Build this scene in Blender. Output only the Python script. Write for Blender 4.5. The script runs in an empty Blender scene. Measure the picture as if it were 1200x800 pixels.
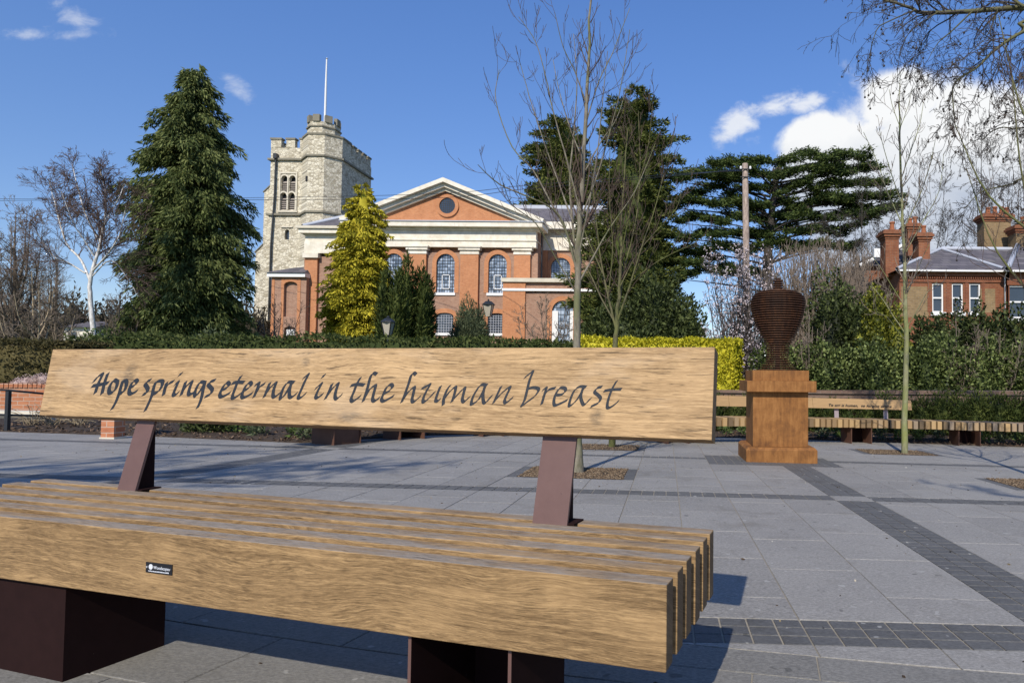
import bpy, math, random
import numpy as np
from mathutils import Vector, Matrix, geometry
rng = np.random.default_rng(7)
random.seed(7)
sc = bpy.context.scene
COL = sc.collection
R_ = math.radians

# ------------------------------------------------------------------ camera
F, CX, CY, CAMH = 744.0, 782.0, 412.0, 0.8
def nd(a):
    a = np.array(a, float); return a / np.linalg.norm(a)
DN = nd([-.008, 1, -24.5 / F])
PN = nd([-.027, 1, -46 / F])
Zw = -DN; Yw = np.array([0, 0, 1.]); Yw = nd(Yw - Yw @ Zw * Zw); Xw = np.cross(Yw, Zw)
ROT = np.stack([Xw, Yw, Zw]); NW = ROT @ PN
CAM = np.array([0, 0, CAMH])
def ray(x, y): return ROT @ np.array([x - CX, y - CY, F])
def G(x, y):
    r = ray(x, y); return CAM + r * (CAMH / (r @ NW))
def P(x, y, Y):
    r = ray(x, y); return CAM + r * (Y / r[1])
def gz(x, y): return CAMH + (CAMH - NW[0] * x - NW[1] * y) / NW[2]
def T(x, y): return gz(max(-12, min(12, x)), max(-10, min(12, y)))
cd = bpy.data.cameras.new('camera'); cam = bpy.data.objects.new('camera', cd); COL.objects.link(cam)
cd.sensor_width = 36; cd.lens = F / 1200 * 36
cd.shift_x = -(CX - 600) / 1200; cd.shift_y = (CY - 400) / 1200
cd.clip_start = .05; cd.clip_end = 3000
M3 = Matrix([[ROT[i][0], -ROT[i][1], -ROT[i][2]] for i in range(3)])
cam.matrix_world = Matrix.Translation(CAM) @ M3.to_4x4()
sc.camera = cam
# ------------------------------------------------------------------ light
SUNL = nd([.152, .752, -.641])          # direction the sunlight travels
sd = bpy.data.lights.new('sun', 'SUN'); so = bpy.data.objects.new('sun', sd); COL.objects.link(so)
sd.energy = 4.6; sd.angle = R_(.53); sd.color = (1, .93, .82)
so.rotation_euler = Vector(SUNL).to_track_quat('-Z', 'Y').to_euler(); so.location = (-10, -40, 40)
sc.view_settings.view_transform = 'Standard'; sc.view_settings.look = 'None'
sc.view_settings.gamma = 1; sc.view_settings.use_curve_mapping = False
sc.view_settings.exposure = 0.08
W = bpy.data.worlds.new('World'); sc.world = W; W.use_nodes = True

class NT:
    def __init__(s, tree): s.t = tree; s.n = tree.nodes; s.l = tree.links
    def new(s, typ, **k):
        n = s.n.new(typ)
        for a, b in k.items():
            if a == 'ins':
                for i, v in b.items(): s.set(n, i, v)
            else: setattr(n, a, b)
        return n
    def set(s, n, i, v):
        if isinstance(v, bpy.types.NodeSocket): s.l.new(v, n.inputs[i])
        else: n.inputs[i].default_value = v
    def math(s, op, a, b=0., c=None, clamp=False):
        n = s.new('ShaderNodeMath', operation=op, use_clamp=clamp); s.set(n, 0, a); s.set(n, 1, b)
        if c is not None: s.set(n, 2, c)
        return n.outputs[0]
    def mix(s, f, a, b, mode='MIX'):
        n = s.new('ShaderNodeMix', data_type='RGBA', blend_type=mode); s.set(n, 0, f)
        s.set(n, 6, col4(a)); s.set(n, 7, col4(b)); return n.outputs[2]
    def ramp(s, f, stops, interp='LINEAR'):
        n = s.new('ShaderNodeValToRGB'); s.set(n, 0, f); cr = n.color_ramp; cr.interpolation = interp
        while len(cr.elements) < len(stops): cr.elements.new(.5)
        for e, (p, c) in zip(cr.elements, stops): e.position = p; e.color = col4(c)
        return n.outputs[0]
    def noise(s, vec, scale, detail=4, rough=.5, dist=0., out=0):
        n = s.new('ShaderNodeTexNoise'); 
        if vec is not None: s.set(n, 'Vector', vec)
        s.set(n, 'Scale', scale); s.set(n, 'Detail', detail); s.set(n, 'Roughness', rough); s.set(n, 'Distortion', dist)
        return n.outputs[out]
    def mapping(s, vec, scale=(1, 1, 1), loc=(0, 0, 0), rot=(0, 0, 0)):
        n = s.new('ShaderNodeMapping'); s.set(n, 0, vec); s.set(n, 1, loc); s.set(n, 2, rot); s.set(n, 3, scale); return n.outputs[0]
    def sstep(s, x, a, b):
        n = s.new('ShaderNodeMapRange', interpolation_type='SMOOTHSTEP'); s.set(n, 0, x); s.set(n, 1, a); s.set(n, 2, b); return n.outputs[0]
def col4(c):
    if isinstance(c, (tuple, list)): return tuple(c) + (1,) if len(c) == 3 else tuple(c)
    if isinstance(c, (int, float)): return (c, c, c, 1)
    return c

# world: Nishita sky with real clouds placed by direction
n = NT(W.node_tree); n.n.clear()
sky = n.new('ShaderNodeTexSky', sky_type='NISHITA'); sky.sun_disc = False
sky.sun_elevation = math.asin(-SUNL[2]); sky.sun_rotation = math.atan2(-SUNL[0], -SUNL[1])
sky.air_density = 1.0; sky.dust_density = .15; sky.ozone_density = 3.0; sky.altitude = 50
tc = n.new('ShaderNodeTexCoord'); sep = n.new('ShaderNodeSeparateXYZ'); n.set(sep, 0, tc.outputs['Generated'])
yy = n.math('MAXIMUM', sep.outputs[1], .02)
gx = n.math('DIVIDE', sep.outputs[0], yy); gzz = n.math('DIVIDE', sep.outputs[2], yy)
cv = n.new('ShaderNodeCombineXYZ'); n.set(cv, 0, gx); n.set(cv, 1, gzz)
nz = n.noise(cv.outputs[0], 6.0, 10, .62, .35); nz2 = n.noise(n.mapping(cv.outputs[0], (1, 1.6, 1)), 22.0, 7, .6, .3)
def blob(cx, cy, a, b, ang=0.):
    x0, y0 = (cx - CX) / F, (436.5 + .008 * (cx - CX) - cy) / F
    dx = n.math('SUBTRACT', gx, x0); dy = n.math('SUBTRACT', gzz, y0)
    c, s = math.cos(ang), math.sin(ang)
    u = n.math('ADD', n.math('MULTIPLY', dx, c * F / a), n.math('MULTIPLY', dy, s * F / a))
    v = n.math('ADD', n.math('MULTIPLY', dx, -s * F / b), n.math('MULTIPLY', dy, c * F / b))
    return n.math('SUBTRACT', 1., n.math('SQRT', n.math('ADD', n.math('MULTIPLY', u, u), n.math('MULTIPLY', v, v))))
def mx(*a):
    r = a[0]
    for b in a[1:]: r = n.math('MAXIMUM', r, b)
    return r
big = mx(blob(1120, 190, 190, 125, .0), blob(1000, 205, 150, 80, .5), blob(960, 165, 60, 40, .4), blob(1250, 230, 280, 150), blob(1600, 200, 420, 190), blob(1060, 120, 70, 50, .4), blob(1080, 285, 190, 75), blob(1000, 250, 90, 60))
small = mx(blob(862, 145, 40, 24, .5), blob(902, 122, 42, 16, .35), blob(945, 116, 34, 12, .25))
wisp = mx(blob(72, 14, 40, 18, -.5), blob(70, 36, 50, 10, .1), blob(20, 34, 40, 10), blob(272, 102, 22, 14, -.3), blob(258, 86, 16, 8))
dens = n.sstep(n.math('ADD', big, n.math('MULTIPLY', n.math('SUBTRACT', nz, .5), 1.5)), .02, .34)
d2 = n.math('MULTIPLY', n.sstep(n.math('ADD', small, n.math('MULTIPLY', n.math('SUBTRACT', nz2, .5), 2.2)), -.05, .9), .8)
d3 = n.math('MULTIPLY', n.sstep(n.math('ADD', wisp, n.math('MULTIPLY', n.math('SUBTRACT', nz2, .5), 3.0)), .0, 1.3), .40)
front = n.sstep(sep.outputs[1], .05, .2)
cl = n.math('MULTIPLY', mx(dens, d2, d3), front)
shade = n.math('ADD', n.math('MULTIPLY', n.math('SUBTRACT', nz, .5), 1.3), n.sstep(gzz, .22, .46))
ccol = n.ramp(shade, [(0, (5.0, 5.6, 6.7)), (.35, (6.9, 7.3, 7.9)), (.8, (9.0, 9.1, 9.2))])
skyc = n.mix(1., sky.outputs[0], n.ramp(n.sstep(sep.outputs[2], .05, .62), [(0, (1.08, 1.08, 1.22)), (1, (1.30, 1.44, 1.80))]), 'MULTIPLY')
hs = n.new('ShaderNodeHueSaturation'); n.set(hs, 'Color', skyc); n.set(hs, 'Saturation', 1.06); n.set(hs, 'Value', 1.0)
bg = n.new('ShaderNodeBackground'); n.set(bg, 0, n.mix(cl, hs.outputs[0], ccol)); n.set(bg, 1, .10)
out = n.new('ShaderNodeOutputWorld'); n.l.new(bg.outputs[0], out.inputs[0])

# ------------------------------------------------------------------ materials
MAT = {}
def mat(name, build, rough=.8, metal=0., spec=.3):
    m = bpy.data.materials.new(name); m.use_nodes = True; t = NT(m.node_tree); t.n.clear()
    b = t.new('ShaderNodeBsdfPrincipled'); o = t.new('ShaderNodeOutputMaterial'); t.l.new(b.outputs[0], o.inputs[0])
    t.set(b, 'Roughness', rough); t.set(b, 'Metallic', metal); t.set(b, 'Specular IOR Level', spec)
    t.b = b; t.o = o
    build(t); MAT[name] = m; return m
def bump(t, h, strength=.3, dist=.01):
    n = t.new('ShaderNodeBump'); t.set(n, 'Height', h); t.set(n, 'Strength', strength); t.set(n, 'Distance', dist)
    t.l.new(n.outputs[0], t.b.inputs['Normal'])
def base(t, c): t.set(t.b, 'Base Color', col4(c))
def pos(t): return t.new('ShaderNodeNewGeometry').outputs['Position']
def oc(t): return t.new('ShaderNodeTexCoord').outputs['Object']
def orand(t): return t.new('ShaderNodeObjectInfo').outputs['Random']
def island(t): return t.new('ShaderNodeNewGeometry').outputs['Random Per Island']

def f_plain(c, v=.15, sc_=3., bs=0.):
    def f(t):
        nn = t.noise(pos(t), sc_, 6, .6)
        base(t, t.mix(nn, tuple(x * (1 - v) for x in c), tuple(x * (1 + v) for x in c)))
        if bs: bump(t, t.noise(pos(t), sc_ * 12, 5), bs, .01)
    return f
def f_slab(c, dk=1.):
    def f(t):
        p = pos(t); r = orand(t)
        big = t.noise(p, .9, 5, .6); mid = t.noise(t.mapping(p, (.55, 1.6, 1)), 7., 6, .7); fine = t.noise(t.mapping(p, (.6, 1.3, 1)), 120., 4, .75)
        v = t.math('ADD', t.math('MULTIPLY', r, .20), t.math('ADD', t.math('MULTIPLY', big, .40), t.math('MULTIPLY', mid, .30)))
        cc = t.ramp(v, [(.24, tuple(x * .72 for x in c)), (.48, c), (.72, tuple(x * 1.2 for x in c))])
        cc = t.mix(t.math('MULTIPLY', t.math('SUBTRACT', fine, .45), 2.6, clamp=True), cc, tuple(x * 1.75 for x in c))
        cc = t.mix(t.math('MULTIPLY', t.math('SUBTRACT', .5, fine), 2.6, clamp=True), cc, tuple(x * .5 for x in c))
        sp = t.noise(p, 420., 2, .6)
        cc = t.mix(t.sstep(sp, .6, .72), cc, tuple(x * .38 for x in c))
        st = t.noise(p, 2.6, 6, .72, .8)
        cc = t.mix(t.math('MULTIPLY', t.sstep(st, .52, .70), .42), cc, tuple(x * .5 * y for x, y in zip(c, (1.08, 1.0, .86))))
        ps = t.noise(p, 17., 2, .5)
        cc = t.mix(t.math('MULTIPLY', t.sstep(ps, .70, .73), .65), cc, (.36, .35, .32))
        pd = t.noise(t.mapping(p, (1, 1, 1), (7, 3, 0)), 13., 2, .5); cc = t.mix(t.math('MULTIPLY', t.sstep(pd, .71, .74), .6), cc, tuple(x * .35 for x in c))
        base(t, cc); bump(t, t.math('ADD', fine, t.math('MULTIPLY', mid, 2.)), .25, .0015)
        t.set(t.b, 'Roughness', t.math('ADD', .55, t.math('MULTIPLY', big, .3)))
    return f
mat('slab', f_slab((.235, .223, .202)), .7, 0, .4)
mat('slab_ring', f_slab((.172, .164, .146)), .7, 0, .4)
mat('sett', f_slab((.092, .091, .088)), .7, 0, .4)
mat('mortar', f_plain((.27, .24, .19), .35, 9., .3), .95)
mat('soil', f_plain((.050, .036, .026), .5, 14., .9), .95)
mat('chips', lambda t: base(t, t.ramp(island(t), [(0, (.03, .02, .014)), (.6, (.09, .055, .034)), (1, (.22, .15, .095))])), .9)
mat('gravel', lambda t: base(t, t.ramp(island(t), [(0, (.06, .042, .025)), (.65, (.135, .090, .052)), (1, (.25, .185, .115))])), .9)
mat('litter', lambda t: base(t, t.ramp(island(t), [(0, (.02, .015, .01)), (.6, (.07, .045, .025)), (.85, (.25, .19, .1)), (1, (.5, .47, .4))])), .9)
mat('grass', f_plain((.055, .085, .025), .4, 5., .5), .9)

def f_wood(a, b, grey, cracks=1., figure=1., fine=1.0, dash=1., stains=(), ckt=.63, knots=()):
    def f(t):
        o = oc(t); r = orand(t); off = t.new('ShaderNodeCombineXYZ'); t.set(off, 0, t.math('MULTIPLY', r, 31.)); t.set(off, 2, t.math('MULTIPLY', r, 17.))
        va = t.new('ShaderNodeVectorMath', operation='ADD'); t.set(va, 0, o); t.set(va, 1, off.outputs[0]); p = va.outputs[0]
        sp = t.new('ShaderNodeSeparateXYZ'); t.set(sp, 0, p)
        warp = t.noise(t.mapping(p, (1.5, 1.5, 7.)), 1.3, 3, .5, .2)
        warp2 = t.noise(t.mapping(p, (3.4, 2, 15.)), 1.5, 2, .5)
        g = t.math('ADD', t.math('MULTIPLY', sp.outputs[2], 1.), t.math('MULTIPLY', warp, .062 * figure))
        g = t.math('ADD', g, t.math('MULTIPLY', warp2, .007 * figure))
        g = t.math('ADD', g, t.math('MULTIPLY', sp.outputs[1], .6))
        if knots:
            sk = t.new('ShaderNodeSeparateXYZ'); t.set(sk, 0, o)
            for kx, kz, ra, rb, am in knots:
                du = t.math('DIVIDE', t.math('SUBTRACT', sk.outputs[0], kx), ra); dv = t.math('DIVIDE', t.math('SUBTRACT', sk.outputs[2], kz), rb)
                g = t.math('ADD', g, t.math('MULTIPLY', t.math('POWER', 2.718, t.math('MULTIPLY', t.math('ADD', t.math('MULTIPLY', du, du), t.math('MULTIPLY', dv, dv)), -1.)), am))
        gv = t.new('ShaderNodeCombineXYZ'); t.set(gv, 0, t.math('MULTIPLY', sp.outputs[0], 1.)); t.set(gv, 2, g); gp = gv.outputs[0]
        rings = t.noise(t.mapping(gp, (.5, 1, 60.)), 1.6, 3, .6)
        fib = t.noise(t.mapping(gp, (12. * fine, 1, 200. * fine)), 1.6, 5, .75)
        fib2 = t.noise(t.mapping(gp, (22., 1, 520.)), 1.3, 3, .7)
        blot = t.noise(t.mapping(p, (2., 2, 6.)), 1.8, 4, .6)
        v = t.math('ADD', t.math('MULTIPLY', rings, .38), t.math('MULTIPLY', fib, .62))
        cc = t.ramp(v, [(.36, a), (.5, tuple((x + y) / 2 for x, y in zip(a, b))), (.60, b)])
        cc = t.mix(t.math('MULTIPLY', t.sstep(fib2, .50, .60), .62 * dash), cc, tuple(x * .36 for x in a))
        dsh = t.noise(t.mapping(gp, (15., 1, 210.)), 1.5, 2, .6)
        cc = t.mix(t.math('MULTIPLY', t.sstep(dsh, .56, .66), .55 * dash), cc, tuple(x * .30 for x in a))
        cc = t.mix(t.math('MULTIPLY', t.sstep(blot, .45, .7), .35), cc, tuple(x * 1.25 for x in b))
        ck = t.noise(t.mapping(gp, (5.0, 1, 120.)), 1.7, 3, .6)
        crack = t.sstep(ck, ckt, ckt + .04)
        cc = t.mix(t.math('MULTIPLY', crack, .75 * cracks), cc, (.035, .022, .012))
        gn = t.new('ShaderNodeNewGeometry'); sn = t.new('ShaderNodeSeparateXYZ'); t.set(sn, 0, gn.outputs['Normal'])
        up = t.sstep(sn.outputs[2], .6, .95)
        gm = t.noise(t.mapping(p, (1.2, 8, 8.)), 2.2, 4, .65)
        gr = t.mix(t.sstep(fib, .35, .65), tuple(x * .55 for x in grey), grey)
        gr = t.mix(t.math('MULTIPLY', crack, .8), gr, (.03, .025, .02))
        cc = t.mix(t.math('MULTIPLY', up, t.math('ADD', .22, t.math('MULTIPLY', t.sstep(gm, .38, .62), .62))), cc, gr)
        if stains:
            so_ = t.new('ShaderNodeSeparateXYZ'); t.set(so_, 0, o); sm = None
            for (sx_, sz_, ra, rb) in stains:
                du = t.math('DIVIDE', t.math('SUBTRACT', so_.outputs[0], sx_), ra); dv = t.math('DIVIDE', t.math('SUBTRACT', so_.outputs[2], sz_), rb)
                e_ = t.math('SUBTRACT', 1., t.math('ADD', t.math('MULTIPLY', du, du), t.math('MULTIPLY', dv, dv)), clamp=True)
                sm = e_ if sm is None else t.math('MAXIMUM', sm, e_)
            sn2 = t.noise(t.mapping(gp, (14., 1, 60.)), 2., 4, .7)
            cc = t.mix(t.math('MULTIPLY', t.math('MULTIPLY', sm, t.sstep(sn2, .3, .62)), .8), cc, (.085, .066, .045))
            pk_ = t.noise(t.mapping(o, (1.6, 1, 7.)), 1.5, 4, .6)
            cc = t.mix(t.math('MULTIPLY', t.sstep(pk_, .5, .68), .25), cc, (.60, .46, .31))
        end = t.sstep(t.math('ABSOLUTE', sn.outputs[0]), .85, .95)
        cc = t.mix(t.math('MULTIPLY', end, .72), cc, t.mix(fib, (.045, .03, .02), (.10, .068, .042)))
        base(t, cc); bump(t, t.math('SUBTRACT', v, t.math('MULTIPLY', crack, .6)), .35, .0016)
    return f
OAK_A, OAK_B, OAK_G = (.19, .105, .042), (.52, .335, .155), (.31, .278, .24)
mat('oak_seat', f_wood((.108, .062, .026), (.405, .260, .120), OAK_G, .5, 1.15, 1., .7, (), .625, [(-1.02, -.075, .16, .06, .022), (-.66, -.11, .12, .05, -.018), (-2.2, -.06, .18, .07, .022), (-.40, -.03, .10, .045, .016), (-1.75, -.13, .14, .06, -.018)]), .72, 0, .25)
mat('oak_back', f_wood((.215, .130, .058), (.515, .342, .172), OAK_G, .9, .95, .8, .42, [(-2.06, .15, .035, .055), (-2.12, .10, .03, .03), (-.31, .05, .025, .03), (-.86, .13, .008, .006), (-1.32, .20, .02, .02), (-1.1, .03, .05, .02)], .595), .72, 0, .25)
mat('oak_far', lambda t: base(t, t.mix(t.noise(t.mapping(oc(t), (2, 8, 30)), 2., 3), *[tuple(x * k for x in (.40, .255, .12)) for k in (.68, 1.1)])), .75)
def f_farslat(t):
    c = t.ramp(orand(t), [(0, (.12, .085, .05)), (.3, (.32, .205, .095)), (.7, (.42, .275, .125)), (1, (.24, .185, .13))])
    base(t, c)
mat('oak_slat', f_farslat, .75)
def f_steel(t):
    p = pos(t); a = t.noise(p, 30., 5, .7); b = t.noise(p, 160., 2, .6)
    c = t.mix(a, (.105, .056, .046), (.150, .084, .070)); c = t.mix(t.sstep(b, .72, .76), c, (.03, .018, .015))
    c = t.mix(t.sstep(t.noise(p, 75., 2), .78, .82), c, (.35, .32, .3)); base(t, c)
mat('steel', f_steel, .45, .0, .4)
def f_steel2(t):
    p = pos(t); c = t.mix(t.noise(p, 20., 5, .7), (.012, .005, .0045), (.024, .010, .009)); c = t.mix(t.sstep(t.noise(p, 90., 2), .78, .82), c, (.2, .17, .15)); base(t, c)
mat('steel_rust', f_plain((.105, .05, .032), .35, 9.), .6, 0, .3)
mat('steel_shaded', f_steel2, .8, .0, .1)  # near-black copy of the steel, with shade put into its colour
def f_corten(a, b, c3):
    def f(t):
        o = pos(t); st = t.noise(t.mapping(o, (12, 12, 1.6)), 2., 5, .7); bl = t.noise(o, 5., 6, .7, .5); fi = t.noise(o, 90., 4, .7)
        c = t.ramp(t.math('ADD', t.math('MULTIPLY', st, .5), t.math('MULTIPLY', bl, .5)), [(.36, a), (.5, b), (.62, c3)])
        c = t.mix(t.math('MULTIPLY', fi, .4), c, tuple(x * .5 for x in a)); base(t, c); bump(t, fi, .3, .002)
    return f
mat('corten', f_corten((.135, .055, .016), (.262, .110, .028), (.36, .165, .048)), .75)
mat('corten_dark', f_corten((.026, .012, .007), (.062, .025, .011), (.12, .046, .016)), .7)
mat('letter', f_plain((.013, .016, .021), .4, 60., .3), .5, 0, .35)
mat('black_plate', f_plain((.012, .013, .016), .2, 40.), .3, 0, .5)
mat('print_white', f_plain((.62, .64, .66), .05, 20.), .6)
mat('metal_bright', f_plain((.75, .75, .75), .05, 20.), .25, .6, .5)
mat('iron', f_plain((.018, .02, .022), .2, 10.), .45, 0, .5)

def f_brick(c1, c2, mortar, s=1., var=.35):
    def f(t):
        o = oc(t); sp = t.new('ShaderNodeSeparateXYZ'); t.set(sp, 0, o)
        cb = t.new('ShaderNodeCombineXYZ'); t.set(cb, 0, t.math('ADD', sp.outputs[0], sp.outputs[1])); t.set(cb, 1, sp.outputs[2])
        b = t.new('ShaderNodeTexBrick'); t.set(b, 'Vector', cb.outputs[0]); t.set(b, 'Scale', 1.)
        t.set(b, 'Brick Width', .225 * s); t.set(b, 'Row Height', .075 * s); t.set(b, 'Mortar Size', .006 * s)
        t.set(b, 'Color1', col4(c1)); t.set(b, 'Color2', col4(c2)); t.set(b, 'Mortar', col4(mortar)); t.set(b, 'Bias', 0.)
        nn = t.noise(t.mapping(cb.outputs[0], (1.3, .7, 1)), 1.1, 6, .7); n2 = t.noise(t.mapping(cb.outputs[0], (3, 12, 1)), 1.6, 4, .75)
        c = t.mix(t.math('MULTIPLY', t.sstep(nn, .35, .7), var), b.outputs[0], tuple(x * .55 for x in c1))
        c = t.mix(t.math('MULTIPLY', t.sstep(n2, .35, .65), .40), c, tuple(min(1, x * 1.45) for x in c2)); c = t.mix(t.math('MULTIPLY', t.sstep(n2, .56, .70), .38), c, tuple(x * .42 for x in c1)); base(t, c)
        bump(t, b.outputs[1], .3, -.004)
    return f
mat('brick_orange', f_brick((.40, .150, .062), (.50, .215, .095), (.42, .30, .20), 1.2), .9)
mat('brick_brown', f_brick((.25, .125, .08), (.36, .215, .145), (.36, .29, .22), 1.2), .9)
mat('brick_house', f_brick((.17, .052, .024), (.25, .095, .042), (.2, .16, .12), 1.2, .6), .9)
mat('brick_red', f_brick((.155, .046, .022), (.215, .074, .033), (.25, .18, .13), 1.2, .6), .9)
mat('brick_stock', f_brick((.17, .115, .055), (.26, .175, .085), (.25, .2, .15), 1.2, .6), .9)
mat('brick_wall', f_brick((.33, .11, .05), (.46, .20, .10), (.42, .36, .29), 1.), .9)
mat('brick_mossy', f_brick((.14, .085, .06), (.21, .14, .10), (.18, .15, .12), 1., .7), .95)
def f_rag(t):
    o = oc(t); sp = t.new('ShaderNodeSeparateXYZ'); t.set(sp, 0, o)
    cb = t.new('ShaderNodeCombineXYZ'); t.set(cb, 0, t.math('ADD', sp.outputs[0], sp.outputs[1])); t.set(cb, 1, t.math('MULTIPLY', sp.outputs[2], 1.6))
    dd = t.mix(.12, cb.outputs[0], t.noise(cb.outputs[0], 2., 3, .5, 0., 1))
    v = t.new('ShaderNodeTexVoronoi', feature='DISTANCE_TO_EDGE'); t.set(v, 'Vector', dd); t.set(v, 'Scale', 3.6)
    v2 = t.new('ShaderNodeTexVoronoi'); t.set(v2, 'Vector', dd); t.set(v2, 'Scale', 3.6)
    s2 = t.new('ShaderNodeSeparateColor'); t.set(s2, 0, v2.outputs['Color'])
    c = t.ramp(s2.outputs[0], [(0, (.38, .33, .23)), (.35, (.56, .50, .375)), (.7, (.66, .60, .455)), (1, (.72, .66, .52))])
    c = t.mix(t.sstep(v.outputs[0], .0, .07), (.23, .20, .15), c)
    nn = t.noise(cb.outputs[0], .45, 6, .65); c = t.mix(t.math('MULTIPLY', t.sstep(nn, .5, .8), .35), c, (.26, .22, .15))
    base(t, c); bump(t, t.sstep(v.outputs[0], 0., .12), .5, .03)
mat('ragstone', f_rag, .95)
mat('ashlar', f_plain((.60, .545, .43), .28, 1.6, .3), .9)
mat('weathered_stone', f_plain((.22, .20, .15), .35, 1.6, .3), .9)
def f_stucco(t):
    p = pos(t); a = t.noise(t.mapping(p, (1.2, 1.2, .35)), 2.2, 6, .7); b_ = t.noise(p, 1.1, 5, .65)
    c = t.mix(t.sstep(b_, .3, .7), (.64, .58, .46), (.80, .745, .63)); c = t.mix(t.math('MULTIPLY', t.sstep(a, .52, .72), .35), c, (.36, .32, .25)); base(t, c)
mat('stucco', f_stucco, .85)
mat('white_paint', f_plain((.76, .75, .72), .05, 2.), .6)
mat('lead', f_plain((.42, .44, .48), .15, 2.), .5)
def f_slate(t):
    o = oc(t); b = t.new('ShaderNodeTexBrick'); sp = t.new('ShaderNodeSeparateXYZ'); t.set(sp, 0, o)
    cb = t.new('ShaderNodeCombineXYZ'); t.set(cb, 0, sp.outputs[0]); t.set(cb, 1, t.math('ADD', sp.outputs[2], t.math('MULTIPLY', sp.outputs[1], .01)))
    t.set(b, 'Vector', cb.outputs[0]); t.set(b, 'Scale', 1.); t.set(b, 'Brick Width', .5); t.set(b, 'Row Height', .22); t.set(b, 'Mortar Size', .012)
    t.set(b, 'Color1', (.085, .078, .088, 1)); t.set(b, 'Color2', (.15, .135, .145, 1)); t.set(b, 'Mortar', (.04, .04, .045, 1))
    nn = t.noise(pos(t), .8, 6, .7); c = t.mix(t.math('MULTIPLY', t.sstep(nn, .5, .75), .5), b.outputs[0], (.20, .19, .15)); base(t, c)
mat('slate', f_slate, .75)
mat('glass_dark', f_plain((.035, .045, .06), .4, .8), .12, 0, .8)
def f_glass(t):
    o = oc(t); v = t.new('ShaderNodeTexVoronoi', distance='CHEBYCHEV'); t.set(v, 'Vector', o); t.set(v, 'Scale', 3.3); t.set(v, 'Randomness', .35)
    sc_ = t.new('ShaderNodeSeparateColor'); t.set(sc_, 0, v.outputs['Color'])
    base(t, t.ramp(t.math('ADD', t.math('MULTIPLY', sc_.outputs[0], .6), t.math('MULTIPLY', t.noise(o, .6, 3), .5)), [(.2, (.05, .07, .10)), (.5, (.19, .24, .31)), (.8, (.42, .49, .58))]))
mat('glass_pale', f_glass, .15, 0, .8)
mat('lantern_glass', f_plain((.42, .38, .30), .15, 8.), .2, 0, .6)
mat('louvre', f_plain((.34, .30, .26), .2, 3.), .9)
mat('dark_render', f_plain((.10, .095, .08), .3, 4.), .9)
mat('dark_hole', f_plain((.02, .02, .022), .1, 3.), .8)
mat('terracotta', f_plain((.30, .11, .05), .25, 6.), .85)

def f_bark(a, b, lich=None, s=1.):
    def f(t):
        p = pos(t); nn = t.noise(t.mapping(p, (14 * s, 14 * s, 4 * s)), 2., 5, .7); c = t.mix(t.sstep(nn, .3, .7), a, b)
        if lich: c = t.mix(t.math('MULTIPLY', t.sstep(t.noise(p, 2.2 * s, 5, .6), .4, .62), .8), c, lich)
        base(t, c); bump(t, nn, .4, .004)
    return f
mat('bark_smooth', f_bark((.11, .095, .07), (.25, .22, .165), (.13, .14, .055)), .85)
mat('bark_olive', f_bark((.075, .065, .032), (.155, .14, .07), (.11, .12, .035)), .85)
mat('bark_green', f_bark((.15, .145, .08), (.28, .27, .16), (.20, .22, .06)), .85)
mat('bark_brown', f_bark((.07, .055, .04), (.17, .135, .10)), .9)
mat('bark_birch', f_bark((.35, .32, .28), (.78, .76, .72), None, .5), .8)
mat('bark_plane', f_bark((.05, .045, .035), (.12, .11, .07), (.12, .12, .05)), .9)
mat('twig', f_bark((.06, .042, .032), (.115, .08, .06)), .9)
mat('twig_purple', f_bark((.075, .05, .04), (.15, .10, .08)), .9)
mat('twig_grey', f_bark((.13, .10, .075), (.27, .215, .165)), .9)
mat('twig_dark', f_bark((.035, .03, .026), (.08, .066, .055)), .9)
mat('twig_straw', f_bark((.22, .17, .11), (.42, .34, .22)), .9)
def f_leaf(dark, mid, light, scale=.6, trans=.25):
    def f(t):
        r = island(t); nn = t.noise(pos(t), scale, 4, .6)
        v = t.math('ADD', t.math('MULTIPLY', r, .55), t.math('MULTIPLY', nn, .6))
        c = t.ramp(v, [(.15, dark), (.55, mid), (.95, light)]); base(t, c)
        tr = t.new('ShaderNodeBsdfTranslucent'); t.set(tr, 0, c); ms = t.new('ShaderNodeMixShader'); t.set(ms, 0, trans)
        t.l.new(t.b.outputs[0], ms.inputs[1]); t.l.new(tr.outputs[0], ms.inputs[2]); t.l.new(ms.outputs[0], t.o.inputs[0])
    return f
mat('leaf_cypress', f_leaf((0.0115, 0.01955, 0.00575), (0.08539, 0.1118, 0.03105), (0.2754, 0.2996, 0.1053)), .7, 0, .15)
mat('leaf_gold', f_leaf((.05, .06, .006), (.34, .30, .022), (.78, .66, .07), .9), .7, 0, .15)
mat('leaf_yew', f_leaf((0.008, 0.014, 0.004), (0.04725, 0.0675, 0.0162), (0.1485, 0.1688, 0.0405)), .7, 0, .15)
mat('leaf_shrub', f_leaf((.035, .045, .025), (.085, .105, .055), (.19, .22, .12)), .7, 0, .15)
mat('leaf_conifer', f_leaf((0.0104, 0.0169, 0.0052), (0.06925, 0.09113, 0.02369), (0.2457, 0.2545, 0.06143), .9), .7, 0, .15)
mat('leaf_cedar', f_leaf((0.0072, 0.0144, 0.0042), (0.04, 0.065, 0.01625), (0.1625, 0.2015, 0.052), .7), .7, 0, .15)
mat('leaf_privet', f_leaf((.13, .15, .008), (.46, .42, .02), (.80, .72, .08), 2.), .7, 0, .15)
mat('leaf_hedge', f_leaf((0.018, 0.028, 0.008), (0.0648, 0.0891, 0.0243), (0.162, 0.1755, 0.054), 1.2), .7, 0, .15)
mat('leaf_brownhedge', f_leaf((.03, .022, .010), (.065, .06, .022), (.15, .12, .05), .8), .7, 0, .15)
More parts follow.
